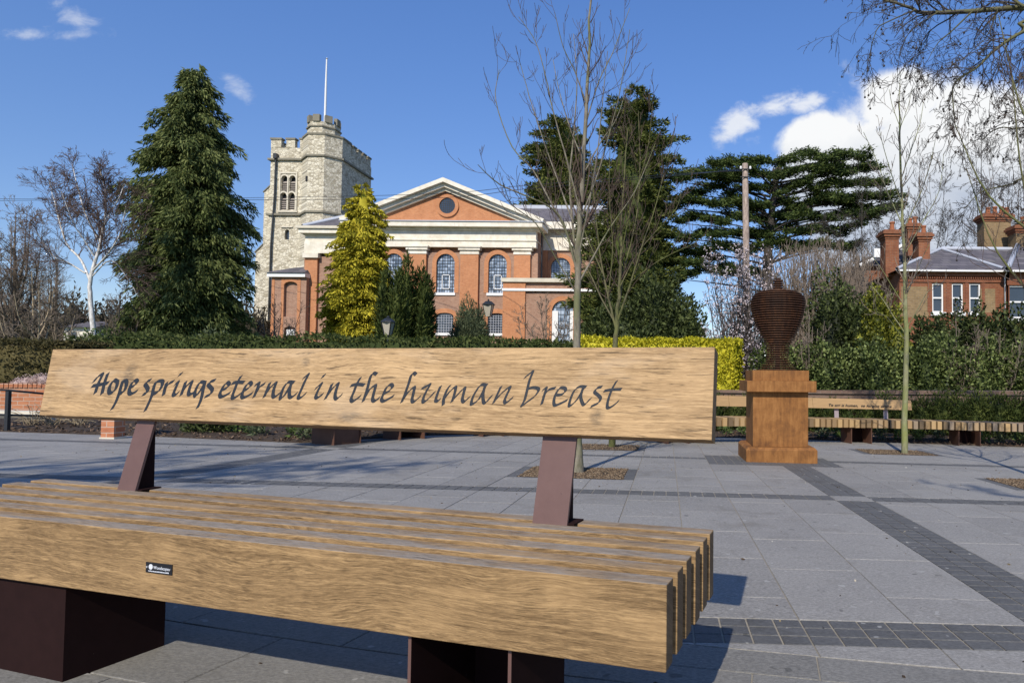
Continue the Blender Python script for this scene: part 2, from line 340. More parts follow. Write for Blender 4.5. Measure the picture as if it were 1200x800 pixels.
mat('leaf_ivy', f_leaf((0.008, 0.014, 0.003), (0.0486, 0.0702, 0.01485), (0.297, 0.351, 0.1148), 1.5, .15), .6, 0, .25)
mat('leaf_laurel', f_leaf((0.006, 0.01, 0.003), (0.0351, 0.0486, 0.0135), (0.135, 0.162, 0.0513), 1., .15), .6, 0, .2)
mat('leaf_variegated', f_leaf((.02, .03, .005), (.10, .115, .014), (.42, .40, .05), 1.2), .5)
mat('leaf_bed', f_leaf((.02, .03, .01), (.07, .11, .03), (.20, .27, .07), 2.), .6)
mat('heather', f_leaf((.10, .07, .05), (.42, .30, .26), (.74, .62, .60), 2.), .8)
mat('blossom', f_leaf((.55, .42, .42), (.72, .62, .62), (.86, .80, .80), 2.), .7)
mat('far_wood', f_leaf((.028, .022, .014), (.062, .050, .030), (.12, .098, .058), .25), .8)

# ------------------------------------------------------------------ mesh helpers
LOC = {}
def link(o, parent=None):
    COL.objects.link(o)
    if parent is not None: o.parent = parent
    return o
def tag(o, label=None, cat=None, group=None, kind=None):
    if label: o['label'] = label
    if cat: o['category'] = cat
    if group: o['group'] = group
    if kind: o['kind'] = kind
    return o
def thing(name, label, cat, loc=(0, 0, 0), group=None, rotz=0.):
    o = bpy.data.objects.new(name, None); o.empty_display_size = .2; o.location = loc; o.rotation_euler = (0, 0, rotz); link(o)
    LOC[o] = np.array(loc, float); return tag(o, label, cat, group)
def setmat(me, m): me.materials.append(MAT[m] if isinstance(m, str) else m)
class MB:
    def __init__(s): s.v = []; s.f = []; s.n = 0; s.A = []; s.Q = []
    def add(s, v, f):
        b = s.n; s.A.append(np.array(v, float).reshape(-1, 3)); s.n += len(s.A[-1]); s.f += [[i + b for i in q] for q in f]; return s
    def arr(s, V, Q):
        s.A.append(V); s.Q.append(Q + s.n); s.n += len(V); return s
    def box(s, x0, x1, y0, y1, z0, z1):
        return s.add([(x0, y0, z0), (x1, y0, z0), (x1, y1, z0), (x0, y1, z0), (x0, y0, z1), (x1, y0, z1), (x1, y1, z1), (x0, y1, z1)],
                     [(0, 3, 2, 1), (4, 5, 6, 7), (0, 1, 5, 4), (1, 2, 6, 5), (2, 3, 7, 6), (3, 0, 4, 7)])
    def prism(s, pts, z0, z1):      # pts xy, extruded in z
        k = len(pts); v = [(x, y, z0) for x, y in pts] + [(x, y, z1) for x, y in pts]
        return s.add(v, [list(range(k))[::-1], list(range(k, 2 * k))] + [(i, (i + 1) % k, k + (i + 1) % k, k + i) for i in range(k)])
    def prismY(s, pts, y0, y1):     # pts xz, extruded in y
        k = len(pts); v = [(x, y0, z) for x, z in pts] + [(x, y1, z) for x, z in pts]
        return s.add(v, [list(range(k)), list(range(k, 2 * k))[::-1]] + [(i, k + i, k + (i + 1) % k, (i + 1) % k) for i in range(k)])
    def prismX(s, pts, x0, x1):     # pts yz
        k = len(pts); v = [(x0, y, z) for y, z in pts] + [(x1, y, z) for y, z in pts]
        return s.add(v, [list(range(k))[::-1], list(range(k, 2 * k))] + [(i, (i + 1) % k, k + (i + 1) % k, k + i) for i in range(k)])
    def lathe(s, prof, cx, cy, k=24):
        v = []; f = []
        for r, z in prof:
            for j in range(k): a = 2 * math.pi * j / k; v.append((cx + r * math.cos(a), cy + r * math.sin(a), z))
        for i in range(len(prof) - 1):
            for j in range(k): f.append((i * k + j, i * k + (j + 1) % k, (i + 1) * k + (j + 1) % k, (i + 1) * k + j))
        f.append(list(range(k))[::-1]); f.append(list(range((len(prof) - 1) * k, len(prof) * k)))
        return s.add(v, f)
    def tube(s, pts, rad, k=5):
        pts = np.array(pts, float); m = len(pts); rad = np.broadcast_to(rad, (m,)) if np.ndim(rad) == 0 else np.array(rad)
        d = np.gradient(pts, axis=0); d /= np.linalg.norm(d, axis=1)[:, None] + 1e-9
        ref = np.array([0, 0, 1.]) if abs(d[0][2]) < .9 else np.array([1., 0, 0])
        a = np.cross(d, ref); a /= np.linalg.norm(a, axis=1)[:, None] + 1e-9; b = np.cross(d, a)
        th = np.arange(k) * 2 * math.pi / k
        V = pts[:, None] + rad[:, None, None] * (np.cos(th)[None, :, None] * a[:, None] + np.sin(th)[None, :, None] * b[:, None])
        i, j = np.meshgrid(np.arange(m - 1), np.arange(k), indexing='ij'); j2 = (j + 1) % k
        Q = np.stack([i * k + j, i * k + j2, (i + 1) * k + j2, (i + 1) * k + j], -1).reshape(-1, 4)
        return s.arr(V.reshape(-1, 3), Q)
    def mesh(s, name, m, loc=None, smooth=False, bevel=0):
        me = bpy.data.meshes.new(name); V = np.concatenate(s.A)
        if loc is not None: V = V - loc
        Q = np.concatenate(s.Q) if s.Q else np.zeros((0, 4), int)
        if s.f: me.from_pydata([tuple(x) for x in V], [], s.f + [tuple(int(i) for i in q) for q in Q])
        else:
            me.vertices.add(len(V)); me.vertices.foreach_set('co', V.astype(np.float32).ravel())
            me.loops.add(Q.size); me.loops.foreach_set('vertex_index', Q.astype(np.int32).ravel())
            me.polygons.add(len(Q)); me.polygons.foreach_set('loop_start', np.arange(0, Q.size, 4, dtype=np.int32)); me.update(calc_edges=True)
        if smooth: me.polygons.foreach_set('use_smooth', [True] * len(me.polygons))
        setmat(me, m); return me
    def obj(s, name, m, parent=None, smooth=False, local=False, bevel=0):
        loc = None if (parent is None or local) else wloc(parent)
        o = bpy.data.objects.new(name, s.mesh(name, m, loc, smooth)); link(o, parent)
        if bevel:
            bv = o.modifiers.new('bevel', 'BEVEL'); bv.width = bevel; bv.segments = 2; bv.limit_method = 'ANGLE'
        return o
def wloc(o):
    l = np.zeros(3)
    while o is not None:
        l = l + np.array(o.location); o = o.parent
    return l
def box(name, m, x0, x1, y0, y1, z0, z1, parent=None, **k): return MB().box(x0, x1, y0, y1, z0, z1).obj(name, m, parent, **k)

def leaves(C, D, L, W, up=None):
    """one diamond quad per centre; D direction, L length, W width"""
    n_ = len(C); D = D / (np.linalg.norm(D, axis=1)[:, None] + 1e-9)
    rv = rng.normal(size=(n_, 3)); S = np.cross(D, rv); S /= np.linalg.norm(S, axis=1)[:, None] + 1e-9
    L = np.broadcast_to(L, (n_,))[:, None]; W = np.broadcast_to(W, (n_,))[:, None]
    V = np.stack([C, C + D * L * .45 + S * W * .5, C + D * L, C + D * L * .45 - S * W * .5], 1).reshape(-1, 3)
    return V, np.arange(4 * n_).reshape(-1, 4)
def rnd(*s): return rng.random(s)
def usph(n_):
    v = rng.normal(size=(n_, 3)); return v / np.linalg.norm(v, axis=1)[:, None]
def lump(p, f, seed=0):
    """cheap smooth pseudo-noise in [-1,1]"""
    r = np.random.default_rng(seed); o = 0
    for k in range(5):
        w = r.normal(size=3) * f * (1 + k * .45); o = o + np.sin(p @ w + r.random() * 6.28)
    return o / 3.2

# ================================================================== GROUND
def sheet(name, m, xs, ys, fz, kind='structure', parent=None):
    X, Y = np.meshgrid(xs, ys, indexing='ij'); Z = np.vectorize(fz)(X, Y); nx, ny = X.shape
    V = np.stack([X, Y, Z], -1).reshape(-1, 3); i, j = np.meshgrid(np.arange(nx - 1), np.arange(ny - 1), indexing='ij')
    Q = np.stack([i * ny + j, (i + 1) * ny + j, (i + 1) * ny + j + 1, i * ny + j + 1], -1).reshape(-1, 4)
    b = MB(); b.arr(V, Q); o = b.obj(name, m, parent, smooth=True)
    if kind: tag(o, kind=kind)
    return o
ax = [-2500, -800, -300, -120, -60, -30, -18, -12, -9, -6, -3, 0, 3, 6, 9, 12, 18, 30, 60, 120, 300, 800, 2500]
ay = [-2500, -800, -300, -100, -40, -20, -10, -7, -4, -1, 2, 5, 8, 10, 12, 15, 20, 30, 45, 60, 90, 150, 300, 800, 2500]
ground = sheet('ground', 'grass', ax, ay, lambda x, y: T(x, y) - .07)
plaza = sheet('plaza', 'mortar', np.linspace(-12, 12, 13), np.linspace(-10, 12, 12), lambda x, y: gz(x, y) - .0045)

EX = [(-12.5, 8.9), (-9, 8.72), (-6.7, 8.58), (-4.75, 8.25), (-4.45, 8.7), (-3.9, 9.9), (-2.6, 11.0), (0, 11.4), (1, 11.35), (3.2, 11.3), (5.4, 11.1), (9, 10.6), (12.5, 10.2)]
def edgeY(x): return float(np.interp(x, [a for a, b in EX], [b for a, b in EX]))
RC, RR = np.array([3.5, 20.7]), 18.966
cols = []
x = .4775; k = 0
while x > -12: cols.append((x - .383, x, k)); x -= .383; k += 1
cols += [(.4775, .884, -1), (.884, 1.305, -2)]
x = 1.605; k = -3
while x < 12: cols.append((x, x + .383, k)); x += .383; k -= 1
QB = [(2.065, 2.295), (4.905, 5.12), (7.62, 7.83)]
PB = [(1.305, 1.605), (-4.24, -3.94)]
PITS = [(-1.437, -.288, 5.70, 6.49), (-1.437, -.288, 8.42, 9.30), (2.754, 3.903, 8.88, 9.68), (3.137, 4.286, 5.72, 6.52)]
APR = (.4775, 1.988, 7.13, 8.12)
pieces = []       # (polygon, type)
def cutpoly(poly):
    c = np.mean(poly, 0); d = c - RC; d /= np.linalg.norm(d); lim = RR - .004
    outp = []
    for i in range(len(poly)):
        a, b = np.array(poly[i]), np.array(poly[(i + 1) % len(poly)]); da, db = lim - (a - RC) @ d, lim - (b - RC) @ d
        if da >= 0: outp.append(tuple(a))
        if da * db < 0: outp.append(tuple(a + (b - a) * da / (da - db)))
    return outp
def rect(x0, x1, y0, y1, typ, g):
    if x1 - x0 < .03 or y1 - y0 < .03: return
    p = [(x0 + g, y0 + g), (x1 - g, y0 + g), (x1 - g, y1 - g), (x0 + g, y1 - g)]
    if any(np.linalg.norm(np.array(q) - RC) > RR - .004 for q in p): p = cutpoly(p)
    if len(p) < 3: return
    c = np.mean(p, 0)
    if c[1] > edgeY(c[0]) + .5: return
    pieces.append((p, typ))
def setts(x0, x1, y0, y1, nx, ny):
    for i in range(nx):
        for j in range(ny):
            rect(x0 + (x1 - x0) * i / nx, x0 + (x1 - x0) * (i + 1) / nx, y0 + (y1 - y0) * j / ny, y0 + (y1 - y0) * (j + 1) / ny, 'sett', .0032)
inpb = lambda a, b: any(a < p1 - .02 and b > p0 + .02 for p0, p1 in PB)
inap = lambda x, y: APR[0] - .01 < x < APR[1] + .01 and APR[2] < y < APR[3]
holes = PITS + [APR]
for (x0, x1, k) in cols:
    segs = [(x0, x1)]
    for p0, p1 in PB:
        segs = [s for a, b in segs for s in ([(a, b)] if b <= p0 or a >= p1 else [(a, p0), (p1, b)]) if s[1] - s[0] > .02]
    for a, b in segs:
        xm = (a + b) / 2
        iv = [(-1.2, 2.065), (2.295, 4.905), (5.12, 7.62), (7.83, 12.5)]
        for h in holes:
            if h[0] - .01 < xm < h[1] + .01:
                iv = [s for u, v in iv for s in ([(u, v)] if v <= h[2] or u >= h[3] else [(u, h[2]), (h[3], v)]) if s[1] - s[0] > .02]
        for u, v in iv:
            an = (2.612 if k >= 0 and k % 2 == 0 or k < 0 and k % 2 == 0 else 2.32) + (.04 * ((k * 7) % 5 - 2))
            js = [u] + [an + .5875 * q for q in range(-8, 20) if u + .09 < an + .5875 * q < v - .09] + [v]
            for c, d in zip(js[:-1], js[1:]): rect(a, b, c, d, 'slab', .0022 if c < 4 else .003)
        for q0, q1 in QB:
            if not inap(xm, (q0 + q1) / 2): setts(a, b, q0, q1, max(1, round((b - a) / .0958)), 3)
for p0, p1 in PB:
    for u, v in [(1.3, 2.065), (2.295, 4.905), (5.12, 7.13), (7.13, 7.62), (7.83, 8.12), (8.12, 11.6)]:
        if p0 > 0 and APR[2] <= u < APR[3]: continue
        setts(p0, p1, u, v, 3, max(1, round((v - u) / .079)))
    for q0, q1 in QB:
        if q0 > 7 and p0 > 0: continue
        rect(p0, p1, q0, q1, 'slab', .003)
setts(APR[0], APR[1], APR[2], APR[3], 15, 12)
for h in PITS:
    setts(h[0], h[0] + .1, h[2], h[3], 1, 8); setts(h[1] - .1, h[1], h[2], h[3], 1, 8)
# concentric ring paving around the near side
rr = [18.966, 19.13, 19.27, 19.62, 19.98, 20.34, 20.7, 21.06, 21.42, 22.2]
for i, (r0, r1) in enumerate(zip(rr[:-1], rr[1:])):
    w = .62 if i != 1 else .62; n0 = w / r1; a0 = R_(-90) - .42 + (n0 * .5 if i % 2 else 0) + .008 * i
    while a0 < R_(-90) + .30:
        a1 = a0 + n0; g = .0022; ga = g / r1
        pl = [tuple(RC + rad * np.array([math.cos(an), math.sin(an)])) for rad, an in ((r1 - g, a0 + ga), (r1 - g, (a0 + a1) / 2), (r1 - g, a1 - ga), (r0 + g, a1 - ga), (r0 + g, (a0 + a1) / 2), (r0 + g, a0 + ga))]
        pieces.append((pl, 'ring')); a0 = a1
SX, SY = gz(1, 0) - gz(0, 0), gz(0, 1) - gz(0, 0)
cache = {}
def slab_geo(poly, c, ins=.0022):
    k = len(poly); q = [(x - c[0], y - c[1]) for x, y in poly]; v = []
    for s_, dz in ((1, -.02), (1, -.0022), (0, 0)):
        for x, y in q:
            l = math.hypot(x, y); f = 1 if s_ else (l - ins * 1.4) / l
            v.append((x * f, y * f, x * f * SX + y * f * SY + dz))
    f = [tuple(range(2 * k, 3 * k))]
    for a in (0, k): f += [(a + i, a + (i + 1) % k, a + k + (i + 1) % k, a + k + i) for i in range(k)]
    return v, f
def visible(c):
    d = ROT.T @ (np.array([c[0], c[1], gz(*c)]) - CAM)
    if d[2] < .3: return 99
    px, py = d[0] / d[2] * F + CX, d[1] / d[2] * F + CY
    if not (-20 < px < 1225 and py < 830): return 50 + d[2]
    # hidden behind the bench timber
    if px < 790 and (py > 600 and py < 690 or 407 < py < 487): return 30 + d[2]
    return d[2]
for typ, nm, mt in (('slab', 'paving_slab', 'slab'), ('sett', 'paving_sett', 'sett'), ('ring', 'ring_slab', 'slab_ring')):
    L = [(visible(np.mean(p, 0)), p) for p, t_ in pieces if t_ == typ]; L.sort(key=lambda a: a[0])
    rest = MB()
    for i, (_, p) in enumerate(L):
        c = np.mean(p, 0); dz = rng.uniform(-.0007, .0007) + (0 if len(p) < 5 else 0)
        if i < 298:
            q = np.round(np.array(p) - c, 3); key = (typ, q.tobytes())
            if key not in cache:
                v, f = slab_geo(p, c); b = MB().add(v, f); cache[key] = b.mesh(nm, mt)
            o = bpy.data.objects.new(nm, cache[key]); o.location = (c[0], c[1], gz(*c) + dz); link(o, plaza)
        else:
            v, f = slab_geo(p, c); rest.add(np.array(v) + [c[0], c[1], gz(*c) + dz], f)
    if rest.n: tag(rest.obj(nm, mt, plaza), kind='stuff')

# gravel in the tree pits
for h in PITS:
    b = MB(); x0, x1, y0, y1 = h[0] + .1, h[1] - .1, h[2], h[3]
    pit = sheet('tree_pit', 'soil', np.linspace(x0, x1, 8), np.linspace(y0, y1, 6), lambda x, y: gz(x, y) - .002)
    m_ = 3200 if h[3] < 8 else 1800
    C = np.stack([rng.uniform(x0, x1, m_), rng.uniform(y0, y1, m_), np.zeros(m_)], 1); C[:, 2] = gz(C[:, 0], C[:, 1]) + .003
    o8 = np.array([(1, 0, 0), (0, 1, 0), (-1, 0, 0), (0, -1, 0), (0, 0, .8), (0, 0, -.8)])
    s_ = rng.uniform(.004, .011, (m_, 1, 1)); V = C[:, None] + o8[None] * s_ * rng.uniform(.7, 1.3, (m_, 6, 1))
    tri = np.array([(0, 1, 4, 4), (1, 2, 4, 4), (2, 3, 4, 4), (3, 0, 4, 4)])
    fl = [(i * 6 + a, i * 6 + b_, i * 6 + c_) for i in range(m_) for a, b_, c_, _ in tri]
    tag(MB().add(V.reshape(-1, 3), fl).obj('gravel', 'gravel', pit), kind='stuff')
# litter on the paving
b = MB(); m_ = 1500; C = np.stack([rng.uniform(-7, 7, m_), 1.6 + 9.0 * rng.random(m_) ** .8, np.zeros(m_)], 1); C[:, 2] = gz(C[:, 0], C[:, 1]) + .003
D = rng.normal(size=(m_, 3)); D[:, 2] *= .12
b.arr(*leaves(C, D, rng.uniform(.005, .028, m_) * (rng.random(m_) ** 1.5 + .3), rng.uniform(.004, .014, m_))); tag(b.obj('leaf_litter', 'litter'), kind='stuff')

# planting beds beyond the paving edge
xs = np.linspace(-12, 12, 97); V = []; Q = []
for i, x in enumerate(xs):
    e = edgeY(x)
    for dy, dz in ((-.02, -.02), (0, .012), (.25, .05), (.9, .08), (1.8, .07), (6, .02)):
        V.append((x, e + dy, gz(x, min(e + dy, 12)) + dz + (.015 * math.sin(i * 1.7 + dy * 5) if dy > .1 else 0)))
for i in range(96):
    for j in range(5): Q.append((i * 6 + j, (i + 1) * 6 + j, (i + 1) * 6 + j + 1, i * 6 + j + 1))
b = MB(); b.arr(np.array(V), np.array(Q)); soil = tag(b.obj('soil_bed', 'soil', smooth=True), kind='structure')
m_ = 9000; X = rng.uniform(-9.6, 8, m_); E_ = np.interp(X, [a for a, _ in EX], [b_ for _, b_ in EX]); dY = rng.random(m_) ** 1.6 * 1.7
C = np.stack([X, E_ + dY, gz(X, np.minimum(E_ + dY, 12)) + .02 + np.minimum(dY, .5) * .1], 1); D = rng.normal(size=(m_, 3)); D[:, 2] *= .5
b = MB(); b.arr(*leaves(C, D, rng.uniform(.03, .07, m_), rng.uniform(.012, .03, m_))); tag(b.obj('bark_chippings', 'chips', soil), kind='stuff')

# ================================================================== NEAR BENCH
BU = nd([.96198, -.27312, 0]); BV = np.array([-BU[1], BU[0], 0]); BO = np.array([0.0019, 1.2186, .3982])
bang = math.atan2(BU[1], BU[0])
bench = thing('oak_bench', 'long oak slatted bench in the foreground with a quotation carved along its backrest', 'bench', tuple(BO), rotz=bang)
def bb(name, m, x0, x1, y0, y1, z0, z1, parent=bench, bevel=0.): return MB().box(x0, x1, y0, y1, z0, z1).obj(name, m, parent, local=True, bevel=bevel)
sl0 = None
for i in range(6):
    y0 = i * .0796
    if sl0 is None: sl0 = bb('seat_slat', 'oak_seat', -2.47, 0, 0, .048, -.165, 0, bevel=.0025); o = sl0
    else:
        o = bpy.data.objects.new('seat_slat', sl0.data); link(o, bench); bv = o.modifiers.new('bevel', 'BEVEL'); bv.width = .0025; bv.segments = 2; bv.limit_method = 'ANGLE'
    o.location = (rng.uniform(-.001, .001), y0, rng.uniform(-.001, .001) - (.001 if i == 0 else 0))
# crossbars under the seat and steel pedestals (side, side, back)
for ux, pw in ((-.3349, .25), (-1.640, .60)):
    wp_ = BO + BU * (ux - pw / 2) + BV * .15; gzb = gz(wp_[0], wp_[1]) - BO[2] + .004
    leg = bb('pedestal', 'steel_shaded', ux - .008, ux, .018, .275, -.50, -.1655)
    bb('side_plate', 'steel_shaded', ux - pw, ux - pw + .008, .018, .275, -.50, -.1655, leg)
    bb('back_plate', 'steel_shaded', ux - pw + .0081, ux - .0081, .267, .2749, -.50, -.1657, leg)
    bb('top_plate', 'steel_shaded', ux - pw + .0081, ux - .0081, .03, .2668, -.174, -.1660, leg)
    bb('foot_shade_plate', 'steel_shaded', ux - pw + .0081, ux - .0081, .022, .2668, gzb, gzb + .012, leg)  # added dark sheet, stands in for shade over the ground gap
    if ux < -1: bb('front_shade_plate', 'steel_shaded', ux - pw + .0081, ux - .0081, .0185, .0216, -.50, -.1657, leg)  # added near-black sheet standing in for the shade inside the pedestal
    for q, e in (((ux - .0078, ux - .0002), (ux - pw + .0002, ux - pw + .0078)) if ux > -1 else ()): bb('sunlit_edge_strip', 'steel', q, e, .0172, .0179, -.49, -.168, leg)  # lighter steel strips paint the sunlit plate edges
# backrest board: leans back, lettering on its front
th = math.atan2(.071, .236); bx = (math.sin(th), math.cos(th))
def bk(u, s, d=0.):   # board coords: s up the board from its bottom edge, d behind the front face
    return (u, .391 + s * bx[0] + d * bx[1], .234 + s * bx[1] - d * bx[0])
BH = .2465
me = MB().add([(-2.427, 0, 0), (.004, 0, 0), (.004, .048, 0), (-2.427, .048, 0), (-2.493, 0, BH), (-.004, 0, BH), (-.004, .048, BH), (-2.493, .048, BH)], [(0, 3, 2, 1), (4, 5, 6, 7), (0, 1, 5, 4), (1, 2, 6, 5), (2, 3, 7, 6), (3, 0, 4, 7)]); board = me.obj('backrest_board', 'oak_back', bench, local=True, bevel=.002)
board.location = (0, .391, .234); board.rotation_euler = (-th, 0, 0)
for ua in (-.474, -1.992):
    br = MB(); w = .1 if ua > -1 else .080
    lx = [(.368, .0), (.391 + .05 * bx[0], .234 + .05 * bx[1])]
    y0, z0 = .372, .0; y1, z1 = .391 + .06 * bx[0] + .0485 * bx[1], .234 + .06 * bx[1] - .0485 * bx[0]
    yb, zb = .374 + .0, 0
    br.prismX([(.364, .0), (.372, .0), (.429, .2335), (.421, .2335)], ua, ua + w)
    s_ = br.obj('backrest_support', 'steel', bench, local=True)
    f_ = MB(); f_.prismX([(.425, .2265), (.4465, .2265), (.5055, .42), (.4985, .42), (.4405, .2335), (.425, .2335)], ua + .02, ua + w - .02); f_.obj('board_bracket', 'steel', s_, local=True)
    g = MB(); g.prismX([(.3735, .0045), (.434, .0045), (.432, .215), (.4265, .215)], ua + w - .022, ua + w - .014); g.obj('gusset', 'steel_shaded', s_, local=True)
    MB().box(ua + .030, ua + w + .016, .3735, .436, .0, .0044).obj('base_plate', 'steel_shaded', s_, local=True)

# lettering: broad-nib strokes traced as outlines on the board face
BRI = np.array([[BU[0], BU[1], 0], [BV[0], BV[1], 0], [0, 0, 1]])
bp0 = np.array([0, .391, .234]); bn = np.array([0, -bx[1], bx[0]])
def onboard(x, y):
    r = BRI @ ray(x, y); c = BRI @ (CAM - BO); t = ((bp0 - c) @ bn) / (r @ bn); p = c + r * t
    return p[0], (p[1] - .391) * bx[0] + (p[2] - .234) * bx[1]
def spline(pts, k=6):
    p = np.array(pts, float)
    if len(p) < 3: return np.array([p[0] + (p[1] - p[0]) * i / k for i in range(k + 1)])
    q = np.vstack([2 * p[0] - p[1], p, 2 * p[-1] - p[-2]]); o = []
    for i in range(1, len(q) - 2):
        for t in np.arange(k) / k:
            a, b_, c, d = q[i - 1:i + 3]
            o.append(.5 * (2 * b_ + (c - a) * t + (2 * a - 5 * b_ + 4 * c - d) * t * t + (3 * b_ - a - 3 * c + d) * t ** 3))
    o.append(p[-1]); return np.array(o)
def nibmesh(b, path, nv, h=.0004, mn=.3, z0=0.):
    """path Nx2; nv nib half vector; builds thin overlapping hexagonal pads, each a hair higher than the last"""
    for i in range(len(path) - 1):
        a, c = path[i], path[i + 1]; d = c - a; l = np.linalg.norm(d)
        if l < 1e-7: continue
        pv = np.array([-d[1], d[0]]) / l; w = nv if nv @ pv > 0 else -nv
        o = w + pv * np.linalg.norm(nv) * mn; e = d / l * np.linalg.norm(nv) * .3
        pts = [a - o - e, c - o + e, c + o + e, a + o - e]
        zt = h + z0 + (i % 7) * .00003
        b.add([(p[0], -zt, p[1]) for p in pts] + [(p[0], .0005, p[1]) for p in pts], [(0, 1, 2, 3), (0, 4, 5, 1), (1, 5, 6, 2), (2, 6, 7, 3), (3, 7, 4, 0)])
CROPS = {1: (90, 420, 6.), 2: (270, 420, 6.), 3: (450, 420, 7.059), 4: (590, 420, 7.059)}
GL = [
 (1, [[(118, 165), (148, 128), (180, 112), (152, 175), (130, 242)], [(218, 106), (196, 170), (178, 246)], [(110, 193), (160, 184), (220, 172)]]),
 (1, [[(285, 162), (262, 152), (240, 180), (227, 215), (232, 242), (255, 236), (278, 205), (287, 165)]]),
 (1, [[(325, 155), (312, 195), (298, 245), (275, 305), (247, 356)], [(316, 178), (338, 155), (351, 170), (342, 212), (322, 240), (303, 243)]]),
 (1, [[(378, 202), (405, 190), (425, 165), (412, 152), (388, 172), (371, 212), (370, 242), (388, 247), (424, 228)]]),
 (1, [[(520, 150), (495, 162), (482, 180), (493, 200), (500, 218), (490, 242), (466, 252)]]),
 (1, [[(556, 165), (541, 205), (528, 260), (505, 315), (481, 366)], [(545, 185), (570, 160), (602, 160), (600, 190), (580, 225), (555, 244), (535, 246)]]),
 (1, [[(632, 170), (622, 205), (610, 255)], [(620, 210), (646, 178), (680, 160)]]),
 (1, [[(690, 182), (712, 166), (695, 208), (680, 248), (690, 258), (716, 238)], [(737, 101), (722, 120)]]),
 (1, [[(765, 165), (752, 205), (734, 256)], [(744, 230), (775, 188), (808, 165), (795, 205), (786, 243), (798, 252), (828, 236)]]),
 (1, [[(903, 168), (870, 165), (848, 195), (830, 240), (836, 264), (860, 237), (885, 200), (900, 170), (888, 222), (873, 290), (849, 346)]]),
 (1, [[(972, 152), (940, 163), (925, 182), (942, 204), (953, 222), (940, 250), (903, 268)]]),
 (1, [[(1022, 222), (1055, 206), (1072, 185), (1060, 168), (1040, 182), (1020, 215), (1006, 250), (1014, 269), (1040, 262), (1078, 240)]]),
 (2, [[(75, 124), (50, 168), (30, 220), (14, 265), (22, 279), (50, 264), (74, 244)], [(14, 174), (50, 166), (94, 168)]]),
 (2, [[(96, 226), (125, 210), (147, 186), (138, 168), (115, 183), (95, 220), (81, 258), (90, 275), (120, 264), (154, 243)]]),
 (2, [[(174, 188), (200, 174), (187, 218), (166, 270)], [(182, 238), (205, 200), (242, 176)]]),
 (2, [[(277, 172), (260, 215), (238, 270)], [(250, 246), (285, 198), (320, 172), (306, 215), (300, 258), (312, 270), (347, 244)]]),
 (2, [[(447, 168), (408, 166), (382, 192), (362, 235), (352, 282), (382, 256), (424, 186)], [(428, 174), (416, 225), (416, 265), (432, 272), (468, 244)]]),
 (2, [[(512, 140), (547, 112), (522, 165), (496, 225), (478, 268), (492, 277), (532, 244)]]),
 (2, [[(596, 214), (640, 176), (620, 218), (601, 262), (612, 276), (650, 250)], [(662, 113), (648, 133)]]),
 (2, [[(714, 180), (695, 228), (668, 283)], [(682, 260), (720, 208), (757, 176), (743, 225), (736, 268), (750, 283), (783, 253)]]),
 (2, [[(915, 134), (888, 182), (868, 235), (849, 282), (860, 301), (888, 284), (916, 262)], [(848, 190), (890, 181), (940, 186)]]),
 (2, [[(1028, 110), (1005, 103), (985, 130), (962, 215), (934, 300)], [(943, 278), (980, 216), (1020, 190), (1008, 245), (1000, 285), (1014, 299), (1048, 276)]]),
 (2, [[(1083, 247), (1118, 226), (1140, 200), (1128, 182), (1100, 200), (1078, 245), (1063, 284), (1076, 300), (1108, 286), (1148, 262)]]),
 (3, [[(264, 132), (246, 120), (225, 140), (205, 205), (175, 290), (147, 360)], [(158, 338), (205, 272), (250, 238), (243, 290), (232, 342), (250, 357), (300, 312)]]),
 (3, [[(314, 247), (350, 230), (380, 216), (350, 272), (324, 332), (330, 360), (372, 328), (420, 275)], [(467, 230), (440, 300), (428, 345), (445, 352), (462, 338)]]),
 (3, [[(547, 222), (520, 262), (495, 330), (490, 382)], [(500, 332), (545, 272), (592, 236), (582, 298), (562, 357)], [(572, 340), (615, 292), (667, 242), (658, 292), (648, 338), (665, 357), (708, 316)]]),
 (3, [[(852, 220), (802, 218), (765, 265), (735, 320), (722, 374), (748, 368), (790, 328), (832, 246)], [(836, 226), (820, 290), (822, 350), (840, 366), (892, 306)]]),
 (3, [[(968, 232), (940, 292), (906, 367)], [(920, 347), (975, 285), (1042, 236), (1016, 300), (998, 345), (1010, 366), (1066, 322)]]),
 (4, [[(174, 160), (208, 132), (243, 108), (216, 180), (196, 262), (176, 340), (152, 390), (200, 355), (258, 312), (290, 266), (280, 245), (240, 240), (202, 252)]]),
 (4, [[(324, 262), (354, 244), (335, 312), (316, 377)], [(332, 308), (372, 260), (428, 243)]]),
 (4, [[(430, 302), (480, 298), (513, 270), (505, 244), (465, 245), (432, 295), (417, 350), (425, 386), (470, 372), (528, 343)]]),
 (4, [[(682, 235), (632, 232), (590, 260), (560, 320), (543, 388), (572, 378), (615, 330), (658, 256)], [(660, 238), (640, 312), (652, 365), (672, 380), (722, 328)]]),
 (4, [[(813, 234), (775, 244), (754, 275), (780, 300), (803, 328), (785, 366), (725, 396)]]),
 (4, [[(936, 186), (900, 250), (870, 330), (858, 392), (872, 408), (915, 384), (953, 350)], [(834, 268), (890, 258), (973, 254)]]),
]
for crop, strokes in GL:
    ox, oy, s_ = CROPS[crop]; b = MB(); k = 0
    for st in strokes:
        sp_ = spline([onboard(ox + x / s_, oy + y / s_) for x, y in st])
        hw = np.linalg.norm(np.array(onboard(ox + st[0][0] / s_ + 1.05, oy + st[0][1] / s_)) - np.array(onboard(ox + st[0][0] / s_, oy + st[0][1] / s_)))
        nibmesh(b, sp_, np.array([math.cos(R_(48)), math.sin(R_(48))]) * hw * 1.5, mn=.36, z0=k * .00015); k += 1
    b.obj('letter', 'letter', board, local=True)
